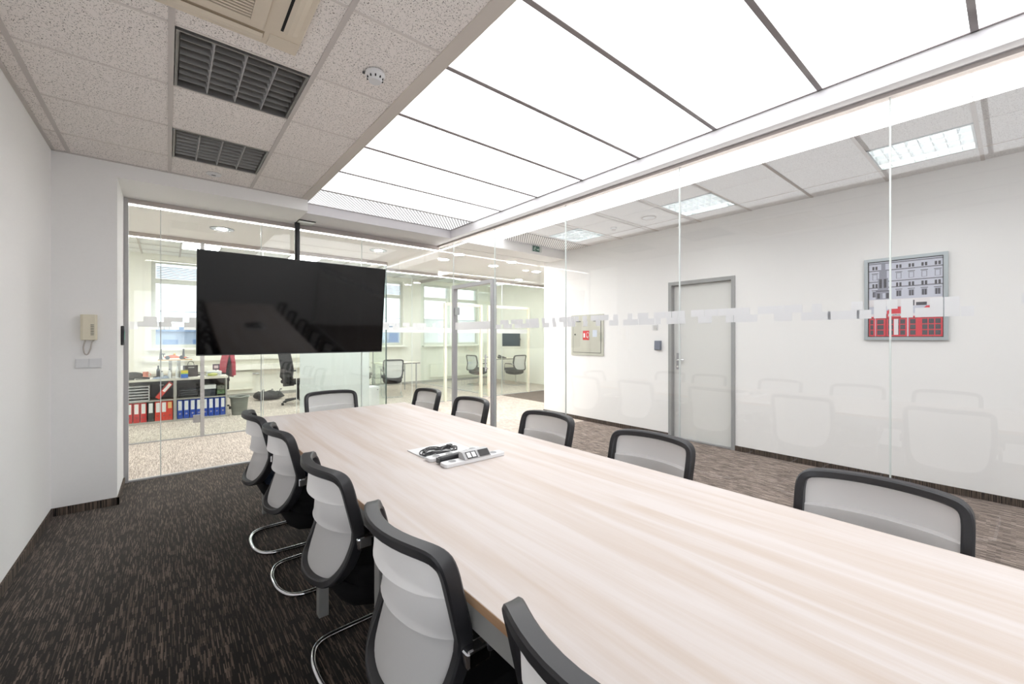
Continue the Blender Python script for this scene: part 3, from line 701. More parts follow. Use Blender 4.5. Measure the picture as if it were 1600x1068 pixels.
# ================================================================== TELEVISION
tv = thing('television', 'large black flat television hung from the ceiling by a pole', 'television', (1.147, 5.02, 1.69))
tilt = math.atan2(0.13, 1.03); Mt = Matrix.Rotation(tilt, 4, 'X')
W_, H_ = 0.932, 0.515
MB().box(-W_, W_, 0.002, 0.04, -H_, H_).xf(Mt).build('case', TVBODY, tv, bevel=0.004)
MB().box(-W_+0.008, W_-0.008, -0.002, 0.0018, -H_+0.014, H_-0.008).xf(Mt).build('screen', SCREEN, tv)
MB().box(-W_+0.004, W_-0.004, -0.003, 0.0018, -H_+0.001, -H_+0.012).xf(Mt).build('lower_trim', GREYD, tv)
MB().box(-0.25, 0.25, 0.04, 0.075, -0.2, 0.25).xf(Mt).build('rear_bulge', TVBODY, tv, bevel=0.01)
MB().box(-0.03, 0.03, 0.08, 0.155, -0.12, -0.05).box(-0.03, 0.03, 0.08, 0.155, 0.05, 0.12).build('mount_arm', BLACKP, tv)
MB().cyl((-0.01, 0.185, -0.15), 0.028, 1.12, 16).build('pole', BLACKP, tv)
MB().box(-0.03, 0.155, 0.06, 0.24, 0.975, 0.983).build('ceiling_plate', DARK, tv)
MB().box(-0.018, 0.150, 0.066, 0.234, 0.969, 0.976).build('plate_cover', pmat('plate_cover_paint', (216, 220, 216), 0.3), tv)

# ================================================================== CEILING FITTINGS
def louvre(name, label, x0, x1, y0, y1, z, lit, group):
    t = thing(name, label, 'ceiling light', ((x0+x1)/2, (y0+y1)/2, z), 0, group)
    W, D = (x1-x0)/2, (y1-y0)/2; mt = LOUVB if lit else REFL
    hs = MB().box(-W, W, -D, D, 0.085, 0.095).box(-W, -W+0.012, -D, D, 0, 0.085).box(W-0.012, W, -D, D, 0, 0.085).box(-W+0.012, W-0.012, -D, -D+0.012, 0, 0.085).box(-W+0.012, W-0.012, D-0.012, D, 0, 0.085)
    hs.build('housing', mt, t)
    nb, nd = (7, 3)
    dm = MB().prism([(-0.002, 0.0), (0.002, 0.0), (0.014, 0.05), (-0.014, 0.05)], 'Y', -D+0.013, D-0.013).mesh('louvre_divider', mt if lit else ALUP)
    cols = [-W+0.012 + (2*W-0.024)*(i+1)/(nd+1) for i in range(nd)]
    for x in cols: inst('louvre_divider', dm, t, (x, 0, 0.002))
    span = (2*W-0.024)/(nd+1)
    bmh = MB().prism([(-0.002, 0.004), (0.002, 0.004), (0.010, 0.046), (-0.010, 0.046)], 'X', -span/2+0.006, span/2-0.006).mesh('louvre_blade', mt)
    for c in range(nd+1):
        xc = -W+0.012+span*(c+0.5)
        for k in range(nb): inst('louvre_blade', bmh, t, (xc, -D+0.012+(2*D-0.024)*(k+1)/(nb+1), 0.002))
        if lit: MB().cyl((xc, -D+0.03, 0.066), 0.008, 2*D-0.06, 10, 'Y').build('tube', TUBE, t)
        else: MB().cyl((xc, -D+0.03, 0.066), 0.008, 2*D-0.06, 10, 'Y').build('tube', WHITEP, t)
    return t
LG = 'unlit louvre lights in the meeting room ceiling'
louvre('louvre_light', 'unlit grey louvre light next to the air conditioner', 0.03, 0.598, 2.47, 3.028, ZC, False, LG)
louvre('louvre_light', 'unlit grey louvre light nearer the television wall', 0.03, 0.598, 3.655, 4.225, ZC, False, LG)
KG = 'silver louvre lights in the corridor ceiling'
louvre('louvre_light', 'silver grid louvre light in the corridor, nearest, above the framed picture', 4.312, 4.888, 0.19, 0.765, ZK, True, KG)
louvre('louvre_light', 'silver grid louvre light in the corridor above the white door', 4.312, 4.888, 1.99, 2.565, ZK, True, KG)
louvre('louvre_light', 'silver grid louvre light in the corridor, farthest, by the slanted grille', 4.312, 4.888, 3.79, 4.365, ZK, True, KG)

# air conditioner cassette
ac = thing('air_conditioner', 'beige four-way ceiling cassette air conditioner', 'air conditioner', (0.075, 1.88, ZC))
P = 0.42
MB().prism([(-P, -P), (P, -P), (P, P), (-P, P)], 'Z', -0.016, 0.0).build('outer_panel', BEIGEP, ac, bevel=0.006)
lid = MB().box(-0.262, 0.262, -0.30, 0.30, -0.030, -0.016).build('intake_lid', BEIGEP, ac, bevel=0.008)
MB().box(-0.205, 0.205, -0.255, 0.258, -0.0315, -0.030).build('grille_recess', pmat('intake_shadow', (120, 108, 94), 0.8), lid)
slm = MB().box(-0.203, 0.203, -0.0045, 0.0045, -0.0365, -0.0315).mesh('intake_slat', BEIGEP)
for i in range(27): inst('intake_slat', slm, lid, (0, -0.247+i*0.019, 0))
for k in range(4):
    rz = k*PI/2
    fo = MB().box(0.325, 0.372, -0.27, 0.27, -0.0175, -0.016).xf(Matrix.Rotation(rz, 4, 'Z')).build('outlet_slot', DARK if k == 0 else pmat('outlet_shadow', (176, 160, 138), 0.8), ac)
    vp = [(0.335, -0.022), (0.352, -0.030), (0.372, -0.027), (0.394, -0.019), (0.394, -0.0165), (0.372, -0.023), (0.352, -0.026), (0.337, -0.019)]
    MB().prism([(a, b) for a, b in vp], 'Y', -0.265, 0.265).xf(Matrix.Rotation(rz, 4, 'Z')).build('vane', BEIGEP, fo)
for sx in (-1, 1):
    for sy in (-1, 1):
        a, b = sorted((sx*0.29, sx*0.415)); c, d = sorted((sy*0.32, sy*0.415)); MB().box(a, b, c, d, -0.0205, -0.016).build('corner_cover', BEIGEP, ac, bevel=0.003)

sd = thing('smoke_detector', 'round white smoke detector on the ceiling beside the luminous panels', 'smoke detector', (0.862, 2.20, ZC))
MB().lathe((0, 0, 0), [(0.05, 0), (0.052, -0.012), (0.046, -0.022), (0.0, -0.022)][:3]).build('base', WHITEP, sd)
MB().lathe((0, 0, 0), [(0.046, -0.022), (0.034, -0.040), (0.032, -0.048)]).build('dome', WHITEP, sd)
vm = MB().box(0.0375, 0.043, -0.003, 0.003, -0.037, -0.024).mesh('vent_slit', DARK)
for i in range(10): inst('vent_slit', vm, sd, (0, 0, 0), i*2*PI/10)
MB().cyl((-0.05, 0.03, -0.006), 0.008, 0.006, 12).build('indicator', GREYD, sd)
s2 = thing('ceiling_disc', 'small round cover in the tile above the front wall', 'ceiling fitting', (0.31, 4.45, ZC))
MB().lathe((0, 0, 0), [(0.055, 0.0), (0.055, -0.006), (0.045, -0.010)]).build('cover', WHITEP, s2)
MB().box(-0.015, 0.015, -0.005, 0.005, -0.013, -0.010).build('label_plate', GREYD, s2)
s3 = thing('ceiling_speaker', 'flush round speaker in the corridor ceiling', 'speaker', (4.593, 2.90, ZK))
MB().ring((0, 0), 0.075, 0.09, -0.004, 0.0, 32).build('rim', TBAR, s3)
MB().cyl((0, 0, -0.002), 0.075, 0.002, 32).build('grille_cloth', WHITEP, s3)
s4 = thing('smoke_detector', 'tiny white detector in the corridor ceiling near the far louvre light', 'smoke detector', (4.64, 3.46, ZK))
MB().lathe((0, 0, 0), [(0.04, 0), (0.04, -0.015), (0.025, -0.03)]).build('base', WHITEP, s4)
MB().ring((0, 0), 0.018, 0.028, -0.034, -0.028, 16).build('sensor_ring', TBAR, s4)

# hall downlights
def downlight(x, y, r, big, label, group):
    t = thing('downlight', label, 'ceiling light', (x, y, ZH), 0, group)
    MB().ring((0, 0), r, r+0.018, -0.006, 0.0, 28).build('rim', WHITEP if not big else ALU, t)
    MB().cyl((0, 0, -0.0035), r*(0.5 if big else 1), 0.003, 24).build('diffuser', DOWNB if big else DOWN, t)
    if big: MB().ring((0, 0), r*0.5, r, -0.003, 0.0, 28).build('reflector', LOUVB, t)
for x, y, lb in ((0.52, 6.25, 'large round recessed light in the hall, left above the television'), (2.50, 6.25, 'large round recessed light in the hall, above the television right corner')):
    downlight(x, y, 0.11, True, lb, 'round reflector lights in the hall')
for i, (x, y) in enumerate(((3.65, 6.25), (3.62, 5.72), (4.69, 6.22), (4.71, 5.70), (5.77, 6.21), (6.27, 7.35))):
    downlight(x, y, 0.085, False, 'small round downlight in the hall, %s' % ['just right of the glass corner', 'nearest the glass corner in the front row', 'second from the glass corner in the back row', 'second from the glass corner in the front row', 'third from the glass corner in the back row', 'low down above the far door post'][i], 'round lit downlights in the hall')
# office ceiling lights
def office_light(x, y, label, wx=0.6, wy=0.6, e=OFFL):
    t = thing('office_light', label, 'ceiling light', (x, y, ZO), 0, 'square lights in the office ceiling')
    MB().box(-wx/2, wx/2, -wy/2, wy/2, -0.006, 0.02).build('frame', WHITEP, t)
    MB().box(-wx/2+0.02, wx/2-0.02, -wy/2+0.02, wy/2-0.02, -0.009, -0.006).build('diffuser', e, t)
for i, (x, y) in enumerate(((0.5, 8.17), (0.5, 9.97), (2.3, 8.17), (2.3, 9.97), (4.1, 8.77), (4.1, 9.97), (6.8, 8.77), (6.8, 10.2), (-0.9, 8.8))):
    office_light(x, y, 'bright square office light %s' % ['over the binder shelves', 'near the window behind the television left edge', 'above the black desk chair', 'near the windows behind the television', 'at the front of the first glass room', 'at the back of the first glass room', 'at the front of the second glass room', 'at the back of the second glass room', 'at the far left of the office'][i])

# ================================================================== WALL FITTINGS
ic = thing('intercom_handset', 'ivory intercom handset on the white pier', 'intercom', (-0.475, YF, 1.337))
MB().prism([(-0.046, 0), (0.046, 0), (0.046, -0.03), (0.038, -0.045), (-0.03, -0.052), (-0.046, -0.045)], 'Z', 0, 0.2).build('handset', IVORY, ic, bevel=0.004)
slot = MB().box(0.012, 0.03, -0.0505, -0.046, 0, 0.004).mesh('speaker_slot', GREYD)
for i in range(7): inst('speaker_slot', slot, ic, (0.0, 0, 0.04+i*0.013))
MB().tube(spline([(-0.02, -0.02, 0.002), (-0.03, -0.02, -0.05), (-0.026, -0.02, -0.10), (-0.008, -0.02, -0.112), (0.008, -0.02, -0.07), (0.016, -0.02, -0.02), (0.03, -0.02, 0.002)], 4), 0.005, 6).build('cord', pmat('cord_grey', (190, 182, 176), 0.5), ic)
sw = thing('light_switch', 'double white light switch below the intercom', 'switch', (-0.478, YF, 1.117))
MB().box(-0.074, 0.074, -0.008, 0, 0, 0.076).build('plate', WHITEP, sw, bevel=0.002)
for s in (-1, 1):
    a, b = sorted((s*0.004, s*0.068)); MB().box(a, b, -0.012, -0.008, 0.006, 0.070).build('rocker', WHITEP, sw, bevel=0.001)
rd = thing('card_reader', 'black card reader with green light on the pier reveal', 'card reader', (-0.315, 5.02, 1.29))
MB().box(0, 0.022, -0.04, 0.04, 0, 0.17).build('body', BLACKP, rd, bevel=0.006)
MB().box(0.0225, 0.024, -0.03, 0.03, 0.05, 0.12).build('light', pmat('reader_green', (40, 150, 110), 0.3), rd)
# corridor wall
hy = thing('hydrant_cabinet', 'steel fire hose cabinet with red sign on the corridor wall', 'cabinet', (XR, 4.45, 1.07))
MB().box(-0.015, 0, -0.335, 0.335, 0, 0.66).build('frame', STEEL, hy)
hdoor = MB().box(-0.020, -0.015, -0.285, 0.285, 0.05, 0.60).build('door', STEEL, hy)
MB().box(-0.0165, -0.0152, -0.293, -0.285, 0.045, 0.605).box(-0.0165, -0.0152, 0.285, 0.293, 0.045, 0.605).box(-0.0165, -0.0152, -0.293, 0.293, 0.042, 0.05).build('door_gap', GREYD, hy)
for y in (-0.24, 0.12): MB().box(-0.0215, -0.020, y, y+0.10, 0.545, 0.56).build('vent', GREYD, hdoor)
MB().cyl((-0.028, 0.245, 0.34), 0.012, 0.008, 12, 'X').build('lock', GREYD, hdoor)
MB().box(-0.0212, -0.020, -0.215, -0.125, 0.30, 0.41).build('notice', pmat('pale_blue_notice', (206, 214, 228), 0.6), hdoor)
sg = MB().box(-0.022, -0.020, -0.055, 0.075, 0.25, 0.40)
sg.box(-0.0224, -0.022, 0.030, 0.062, 0.29, 0.36, 1).ring((0, 0), 0.0, 0.0, 0, 0)
s_ = sg.build('red_sign', [RED, PAPER], hdoor)
MB().tube([(-0.0226, -0.03+0.026*math.cos(a/10*2*PI), 0.335+0.04*math.sin(a/10*2*PI)) for a in range(10)], 0.004, 5, True).tube([(-0.0226, -0.04, 0.275), (-0.0226, 0.0, 0.30), (-0.0226, -0.01, 0.32)], 0.004, 5).build('hose_symbol', PAPER, s_)
wsw = thing('wall_switch', 'small square switch on the corridor wall left of the door', 'switch', (XR, 3.225, 1.46))
MB().box(-0.012, 0, -0.04, 0.04, 0, 0.08).build('plate', WHITEP, wsw, bevel=0.003)
MB().box(-0.018, -0.012, -0.028, 0.02, 0.012, 0.068).build('rocker', pmat('switch_grey', (206, 206, 204), 0.5), wsw, bevel=0.002)
wr2 = thing('card_reader', 'blue grey wall card reader beside the corridor door', 'card reader', (XR, 3.17, 1.185))
MB().prism([(0, 0), (-0.03, 0), (-0.045, 0.012), (-0.038, 0.13), (0, 0.13)], 'Y', -0.045, 0.045).build('body', pmat('reader_blue_grey', (112, 118, 134), 0.5), wr2, bevel=0.004)
ex = thing('exit_sign', 'green running-man exit sign on the corridor bulkhead', 'exit sign', (4.585, 4.935, 2.735))
MB().box(-0.10, 0.10, -0.025, 0, 0, 0.095).build('case', WHITEP, ex)
MB().box(-0.098, 0.050, -0.0265, -0.025, 0.003, 0.092).build('green_panel', GREEN, ex)
MB().box(0.052, 0.098, -0.0265, -0.025, 0.003, 0.092).build('door_panel', pmat('pale_sign', (214, 220, 214), 0.5), ex)
rm = MB().cyl((-0.045, -0.0275, 0.074), 0.008, 0.001, 12, 'Y')
for pth in ([(-0.05, 0.064), (-0.058, 0.038)], [(-0.058, 0.038), (-0.046, 0.026), (-0.054, 0.012)], [(-0.058, 0.038), (-0.072, 0.028), (-0.086, 0.028)], [(-0.05, 0.06), (-0.034, 0.052), (-0.026, 0.056)], [(-0.05, 0.06), (-0.068, 0.056), (-0.074, 0.044)]):
    rm.tube([(a, -0.0272, b) for a, b in pth], 0.0042, 5)
rm.prism([(-0.012, 0.046), (0.02, 0.046), (0.02, 0.060), (0.044, 0.040), (0.02, 0.020), (0.02, 0.034), (-0.012, 0.034)], 'Y', -0.0275, -0.0265)
tag(rm.build('pictogram', pmat('sign_white_green', (206, 230, 218), 0.5), ex))

# framed picture: grey facade with red telephone boxes
pf = thing('framed_picture', 'silver framed print of red telephone boxes before a grey facade', 'picture', (XR, 0.661, 1.335))
PW, PH = 0.284, 0.776
ALF = pmat('silver_picture_frame', (176, 184, 188), 0.4, 0.4)
f_ = MB().box(-0.03, 0, -PW, PW, 0, 0.028).box(-0.03, 0, -PW, PW, PH-0.028, PH).box(-0.03, 0, -PW, -PW+0.028, 0.028, PH-0.028).box(-0.03, 0, PW-0.028, PW, 0.028, PH-0.028)
f_.build('frame', ALF, pf)
MB().box(-0.014, -0.002, -PW+0.028, PW-0.028, 0.028, PH-0.028).build('backing', DARK, pf)
pr_m = [pmat('print_grey', (206, 209, 222), 0.5), pmat('print_dark', (74, 72, 80), 0.5), pmat('print_mid', (150, 152, 166), 0.5), pmat('print_red', (222, 58, 72), 0.5), pmat('print_dark_red', (160, 36, 46), 0.5), pmat('print_white', (236, 232, 234), 0.5)]
pm = MB()
HW, Z0, Z1 = PW-0.034, 0.034, PH-0.034
lay = [0]
def rect(u0, u1, v0, v1, mi):     # u: left to right as seen from the room, 0..1; v: bottom to top 0..1
    lay[0] += 1; x = -0.0145 - lay[0]*0.000012
    ya, yb = HW-u0*2*HW, HW-u1*2*HW; za, zb = Z0+v0*(Z1-Z0), Z0+v1*(Z1-Z0)
    pm.add([(x, ya, za), (x, yb, za), (x, yb, zb), (x, ya, zb)], [(0, 1, 2, 3)], mi)
rect(0, 1, 0, 1, 0)
for v in (0.98, 0.885, 0.735, 0.655): rect(0, 1, v, v+0.006, 1); rect(0, 1, v-0.008, v, 2)
for i in range(6):
    u = 0.05+i*0.17
    if i == 1: continue
    for v, h, k in ((0.90, 0.045, 2), (0.66, 0.05, 2)):
        rect(u, u+0.03, v, v+h, 1); rect(u+0.045, u+0.075, v, v+h, 1)
    rect(u-0.01, u+0.085, 0.845, 0.853, 1); rect(u, u+0.075, 0.76, 0.84, 2); rect(u+0.012, u+0.063, 0.765, 0.832, 0)
    rect(u, u+0.075, 0.53, 0.61, 2); rect(u+0.01, u+0.032, 0.53, 0.60, 1); rect(u+0.043, u+0.065, 0.53, 0.60, 1); rect(u-0.01, u+0.085, 0.618, 0.626, 1)
# stone monument
for u0, u1, v0, v1, mi in ((0.10, 0.30, 0.50, 0.61, 2), (0.13, 0.28, 0.61, 0.78, 2), (0.15, 0.26, 0.78, 0.88, 2), (0.18, 0.24, 0.88, 0.99, 2), (0.15, 0.19, 0.65, 0.77, 1), (0.215, 0.255, 0.65, 0.77, 1), (0.10, 0.30, 0.605, 0.615, 1), (0.12, 0.16, 0.51, 0.58, 1), (0.2, 0.24, 0.51, 0.58, 0), (0.25, 0.29, 0.51, 0.58, 1)): rect(u0, u1, v0, v1, mi)
rect(0, 1, 0.40, 0.495, 5)
rect(0.60, 0.64, 0.40, 0.47, 1); rect(0.66, 0.80, 0.40, 0.44, 1); rect(0.96, 1.0, 0.30, 0.47, 1)
# telephone boxes
for u0, u1, kiosk in ((0.0, 0.09, 0), (0.10, 0.24, 0), (0.26, 0.54, 1), (0.56, 0.68, 0), (0.72, 1.0, 1)):
    rect(u0, u1, 0.0, 0.345 if kiosk else 0.30, 3); rect(u0, u1, 0.235, 0.25, 4)
    if kiosk:
        for q in range(6): rect(u0+0.02+q*0.01, u1-0.02-q*0.01, 0.34+q*0.008, 0.352+q*0.008, 3)
    rect(u0+0.02, u1-0.02, 0.265, 0.30, 5)
    n = 3 if kiosk else 1
    ww = (u1-u0-0.03)/n
    for i in range(n):
        for j in range(3): rect(u0+0.02+i*ww, u0+0.02+(i+1)*ww-0.015, 0.02+j*0.072, 0.08+j*0.072, 1)
rect(0.36, 0.42, 0.02, 0.23, 5); rect(0.24, 0.26, 0, 0.3, 4); rect(0.68, 0.72, 0, 0.3, 3)
pm.build('print', pr_m, pf)
for (u0, u1) in ((0.28, 0.52), (0.74, 0.98)):
    fc = bpy.data.curves.new('lettering', 'FONT'); fc.body = 'TELEPHONE'; fc.size = 0.026; fc.align_x = 'CENTER'; fc.materials.append(pr_m[1])
    ft = bpy.data.objects.new('lettering', fc); COL.objects.link(ft); me_ = bpy.data.meshes.new_from_object(ft); bpy.data.objects.remove(ft); fo = bpy.data.objects.new('lettering', me_); COL.objects.link(fo); fo.parent = pf
    fo.matrix_local = Matrix.Translation((-0.0182, HW-(u0+u1)/2*2*HW, Z0+0.268*(Z1-Z0))) @ Matrix(((0, 0, -1, 0), (-1, 0, 0, 0), (0, 1, 0, 0), (0, 0, 0, 1)))

# ================================================================== THINGS ON THE TABLE
TZ = 0.7405
pl = thing('power_flap', 'white table power flap plate under the coiled cable', 'power outlet', (1.15, 1.985, TZ))
MB().box(-0.145, 0.145, -0.07, 0.125, 0, 0.004).build('plate', WHITEP, pl, bevel=0.001)
MB().box(-0.02, 0.02, 0.06, 0.10, 0.004, 0.007).build('latch', pmat('latch_grey', (210, 212, 212), 0.4), pl)
def power_bar(loc, L, label, sock, rz=0):
    t = thing('power_strip', label, 'power strip', loc, rz, 'white power strips on the table')
    MB().prism([(-L/2, -0.03), (L/2, -0.03), (L/2+0.01, -0.02), (L/2+0.01, 0.02), (L/2, 0.03), (-L/2, 0.03), (-L/2-0.01, 0.02), (-L/2-0.01, -0.02)], 'Z', 0, 0.018).build('body', WHITEP, t, bevel=0.003)
    for x in sock:
        sck = MB().ring((x, 0), 0.019, 0.022, 0.018, 0.020, 20).build('socket_rim', WHITEP, t)
        MB().cyl((x, 0, 0.0175), 0.019, 0.001, 18).build('socket_well', pmat('socket_grey', (150, 150, 152), 0.6), sck)
    return t
power_bar((1.155, 1.865, TZ), 0.30, 'white power strip behind, beside the coiled black cable', (-0.11, -0.035, 0.11))
pb = power_bar((1.185, 1.735, TZ), 0.34, 'white power strip in front with network and socket module', (-0.125, 0.12))
MB().prism([(-0.03, 0.018), (0.03, 0.018), (0.03, 0.05), (0.0, 0.05), (-0.03, 0.022)], 'X', -0.07, 0.085).build('media_block', ALUP, pb)
dat = MB().add([(-0.055, -0.0315, 0.0240), (0.005, -0.0315, 0.0240), (0.005, -0.0035, 0.0500), (-0.055, -0.0035, 0.0500)], [(0, 1, 2, 3)]).build('data_plate', BLKC, pb)
for x in (-0.052, -0.024):
    MB().add([(x, -0.0290, 0.0282), (x+0.022, -0.0290, 0.0282), (x+0.022, -0.0085, 0.0477), (x, -0.0085, 0.0477)], [(0, 1, 2, 3)]).build('data_port', WHITEP, dat)
MB().add([(0.018, -0.0315, 0.0240), (0.080, -0.0315, 0.0240), (0.080, -0.0035, 0.0500), (0.018, -0.0035, 0.0500)], [(0, 1, 2, 3)]).build('black_port', BLKC, pb)
hs = thing('desk_handset', 'black rod-shaped cable cover lying across the power strip', 'cable cover', (1.10, 1.80, TZ), 0.12)
MB().box(-0.085, 0.115, -0.018, 0.018, 0.001, 0.035).build('shell', BLACKP, hs, bevel=0.012)
MB().box(-0.089, -0.084, -0.014, 0.014, 0.006, 0.030).build('end_cap', GREYD, hs)
cb = thing('coiled_cable', 'coil of black cable lying on the white power flap', 'cable', (1.115, 1.955, TZ+0.004))
pts = []
for i in range(75):
    a = i*0.42; r = 0.062+0.016*math.sin(i*0.9)+0.012*math.sin(i*0.23)
    pts.append((r*1.25*math.cos(a), r*math.sin(a)*0.85, 0.006+0.012*(0.5+0.5*math.sin(i*1.3))))
MB().tube(spline(pts, 2), 0.0032, 6).build('loop', BLACKP, cb)
MB().tube(spline([(0.06, 0.01, 0.01), (0.085, 0.04, 0.014), (0.10, 0.065, 0.01)], 4), 0.0035, 6).build('lead', BLACKP, cb)
MB().box(0.088, 0.118, 0.058, 0.080, 0.001, 0.016).build('plug', BLACKP, cb, bevel=0.003)

# ================================================================== OFFICE BEYOND
# open shelf unit with binders
SY, SD, ST = 8.69, 0.38, 0.70
sh = thing('shelf_unit', 'low open grey shelf unit full of ring binders', 'shelf', (0, SY, 0))
bays = [(-0.75, 0.075), (0.115, 0.775)]
for x in (-0.79, 0.075, 0.095, 0.775): MB().box(x, x+0.02, 0, SD, 0, 0.665).build('side_panel', SHELFG, sh)
for a, b in ((-0.77, 0.075), (0.115, 0.775)):
    MB().box(a, b, 0.005, SD, 0.0, 0.03).build('bottom_board', SHELFG, sh)
    MB().box(a, b, 0.005, SD, 0.345, 0.365).build('shelf_board', SHELFG, sh)
    MB().box(a, b, SD-0.012, SD, 0.03, 0.345).build('back_board', SHELFB, sh)
    MB().box(a, b, SD-0.012, SD, 0.365, 0.665).build('back_board', SHELFB, sh)
MB().box(-0.81, 0.81, -0.015, SD+0.015, 0.665, ST).build('top_board', SHELFW, sh, bevel=0.003)
def binder(loc, mat, label, group, rz=0, tilt_=0.0, lab=PAPER, w_=0.072, h_=0.305, short=False):
    t = thing('ring_binder', label, 'binder', loc, rz, group)
    t.rotation_euler = (0, tilt_, rz)
    MB().box(-w_/2, w_/2, 0, 0.27, 0, h_).build('cover', mat, t, bevel=0.002)
    MB().box(-w_*0.33, w_*0.33, -0.0012, 0.0, h_*(0.62 if short else 0.45), h_*0.95).build('spine_label', lab, t)
    MB().ring((0, 0), 0.007, 0.012, 0, 0.0015, 14).xf(Matrix.Translation((0, -0.0002, h_*0.26)) @ Matrix.Rotation(PI/2, 4, 'X')).build('finger_ring', CHROME if mat == BLUE else GREYD, t)
    return t
rx = [-0.455, -0.372, -0.290, -0.203, -0.118, -0.043, 0.030]
rl = ['red ring binder at the left end of the shelf, cut off by the frame', 'red ring binder second from the left', 'red ring binder third from the left', 'black ring binder among the red ones', 'orange red ring binder right of the black one', 'orange red ring binder second right of the black one', 'orange red ring binder with buff label at the end of the red row']
for i, x in enumerate(rx): binder((x, SY+0.02, 0.031), [RED, RED, RED, BLKC, REDO, REDO, REDO][i], rl[i], 'binders in the left lower bay', lab=YPAPER if i == 6 else PAPER, short=(i == 6))
bn = ['first', 'second', 'third', 'fourth', 'fifth', 'sixth', 'seventh', 'last']
for i in range(8): binder((0.158+i*0.0825, SY+0.02, 0.031), BLUE, 'blue ring binder, %s from the left of the blue row' % bn[i], 'binders in the right lower bay')
binder((-0.125, SY+0.012, 0.390), REDO, 'red ring binder leaning in the upper left bay', None, 0, math.radians(36), h_=0.29, w_=0.06)
# letter tray rack
lt = thing('letter_tray', 'white letter tray rack with two columns of slots', 'tray', (-0.47, SY+0.02, 0.366))
for x in (-0.25, -0.05, 0.24): MB().box(x, x+0.012, 0, 0.26, 0, 0.235).build('upright', WHITEP, lt)
for i in range(6): MB().box(-0.25, 0.252, 0.0, 0.26, i*0.044, i*0.044+0.009).build('tray', WHITEP, lt)
bk = thing('document_case', 'dark document case behind the leaning red binder', 'case', (-0.075, SY+0.288, 0.366))
MB().box(-0.12, 0.12, 0, 0.075, 0, 0.26).build('body', BLKC, bk, bevel=0.004); MB().box(-0.03, 0.03, -0.002, 0, 0.2, 0.22).build('clasp', ALU, bk)
for i in range(4):
    t = thing('flat_tray', 'black flat document tray, %s of the stack beside the blue binders shelf post' % ['lowest', 'second', 'third', 'topmost'][i], 'tray', (0.27, SY+0.03+0.004*i, 0.366+i*0.037), 0, 'black document trays')
    MB().box(-0.13, 0.13, 0, 0.28, 0, 0.006).box(-0.13, -0.124, 0, 0.28, 0.006, 0.036).box(0.124, 0.13, 0, 0.28, 0.006, 0.036).box(-0.124, 0.124, 0.274, 0.28, 0.006, 0.036).build('tray_body', BLKC, t)
    MB().box(-0.10, 0.11, 0.01, 0.26, 0.0065, 0.018).build('sheets', GREYD, t)
t = thing('archive_box', 'white flat box on dark files in the upper right bay', 'box', (0.55, SY+0.03, 0.49)); MB().box(-0.09, 0.09, 0, 0.26, 0, 0.06).build('body', WHITEP, t, bevel=0.003); MB().box(-0.092, 0.092, -0.002, 0.262, 0.045, 0.066).build('lid', WHITEP, t)
t = thing('file_stack', 'stack of dark blue folders under the white flat box', 'folders', (0.53, SY+0.03, 0.366))
for i in range(5): MB().box(-0.11, 0.105-0.006*(i % 2), 0, 0.27, i*0.0245, i*0.0245+0.022).build('folder', pmat('dark_blue_folder', (52, 56, 66), 0.6), t)
for i, m in enumerate((pmat('green_box', (96, 122, 84), 0.6), pmat('grey_green_box', (116, 118, 106), 0.6))):
    t = thing('card_box', ['green card box at the right end of the upper shelf', 'grey green card box on top of the green one'][i], 'box', (0.712, SY+0.03, 0.392+i*0.075)); MB().box(-0.055, 0.055, 0, 0.25, 0, 0.07).build('body', m, t, bevel=0.003); MB().box(-0.015, 0.015, -0.002, 0, 0.04, 0.052).build('finger_slot', DARK, t)
t = thing('dark_tray', 'black shallow tray under the green card box', 'tray', (0.712, SY+0.03, 0.366)); MB().box(-0.055, 0.055, 0, 0.26, 0, 0.012).build('base', BLKC, t); MB().box(-0.055, -0.05, 0, 0.26, 0.012, 0.024).box(0.05, 0.055, 0, 0.26, 0.012, 0.024).build('rim', BLKC, t)
# clutter on top
TT = ST + 0.0005
t = thing('pencil_pouch', 'black zipped pouch on the shelf top', 'pouch', (-0.43, SY+0.26, TT)); MB().ball((0, 0, 0.055), 0.12, 16, 8, (1.15, 0.5, 0.46)).build('body', BLKC, t); MB().tube([(-0.11, -0.03, 0.085), (0, -0.035, 0.1), (0.11, -0.03, 0.085)], 0.004, 6).build('zip', GREYD, t)
t = thing('pink_cup', 'pink patterned cup beside the black pouch', 'cup', (-0.27, SY+0.20, TT)); MB().lathe((0, 0, 0), [(0.03, 0), (0.036, 0.11), (0.033, 0.11), (0.028, 0.012)]).build('body', pmat('pink_china', (240, 150, 130), 0.4, noise=0.25, scale=60), t); MB().tube(spline([(0.035, 0, 0.09), (0.06, 0, 0.075), (0.055, 0, 0.045), (0.033, 0, 0.03)], 4), 0.004, 6).build('handle', pmat('pink_handle', (236, 140, 120), 0.4), t)
for i, (x, y, l, lb) in enumerate(((-0.30, 0.05, 0.17, 'black stapler lying in front of the pink cup'), (-0.45, 0.03, 0.11, 'small black stapler at the left edge of the shelf top'), (-0.10, 0.14, 0.16, 'dark flat stapler behind the grey gloves'))):
    t = thing('stapler', lb, 'stapler', (x, SY+y, TT), 0.1)
    MB().box(-l/2, l/2, -0.02, 0.02, 0, 0.012).build('base', BLKC, t, bevel=0.003); MB().prism([(-l/2, 0.02), (l/2, 0.014), (l/2, 0.030), (0, 0.042), (-l/2, 0.030)], 'Y', -0.016, 0.016).build('arm', BLACKP, t)
t = thing('crumpled_cloth', 'crumpled grey blue cloth on the shelf top', 'cloth', (-0.085, SY+0.045, TT))
vs = []; n_ = 14
rr = random.Random(5)
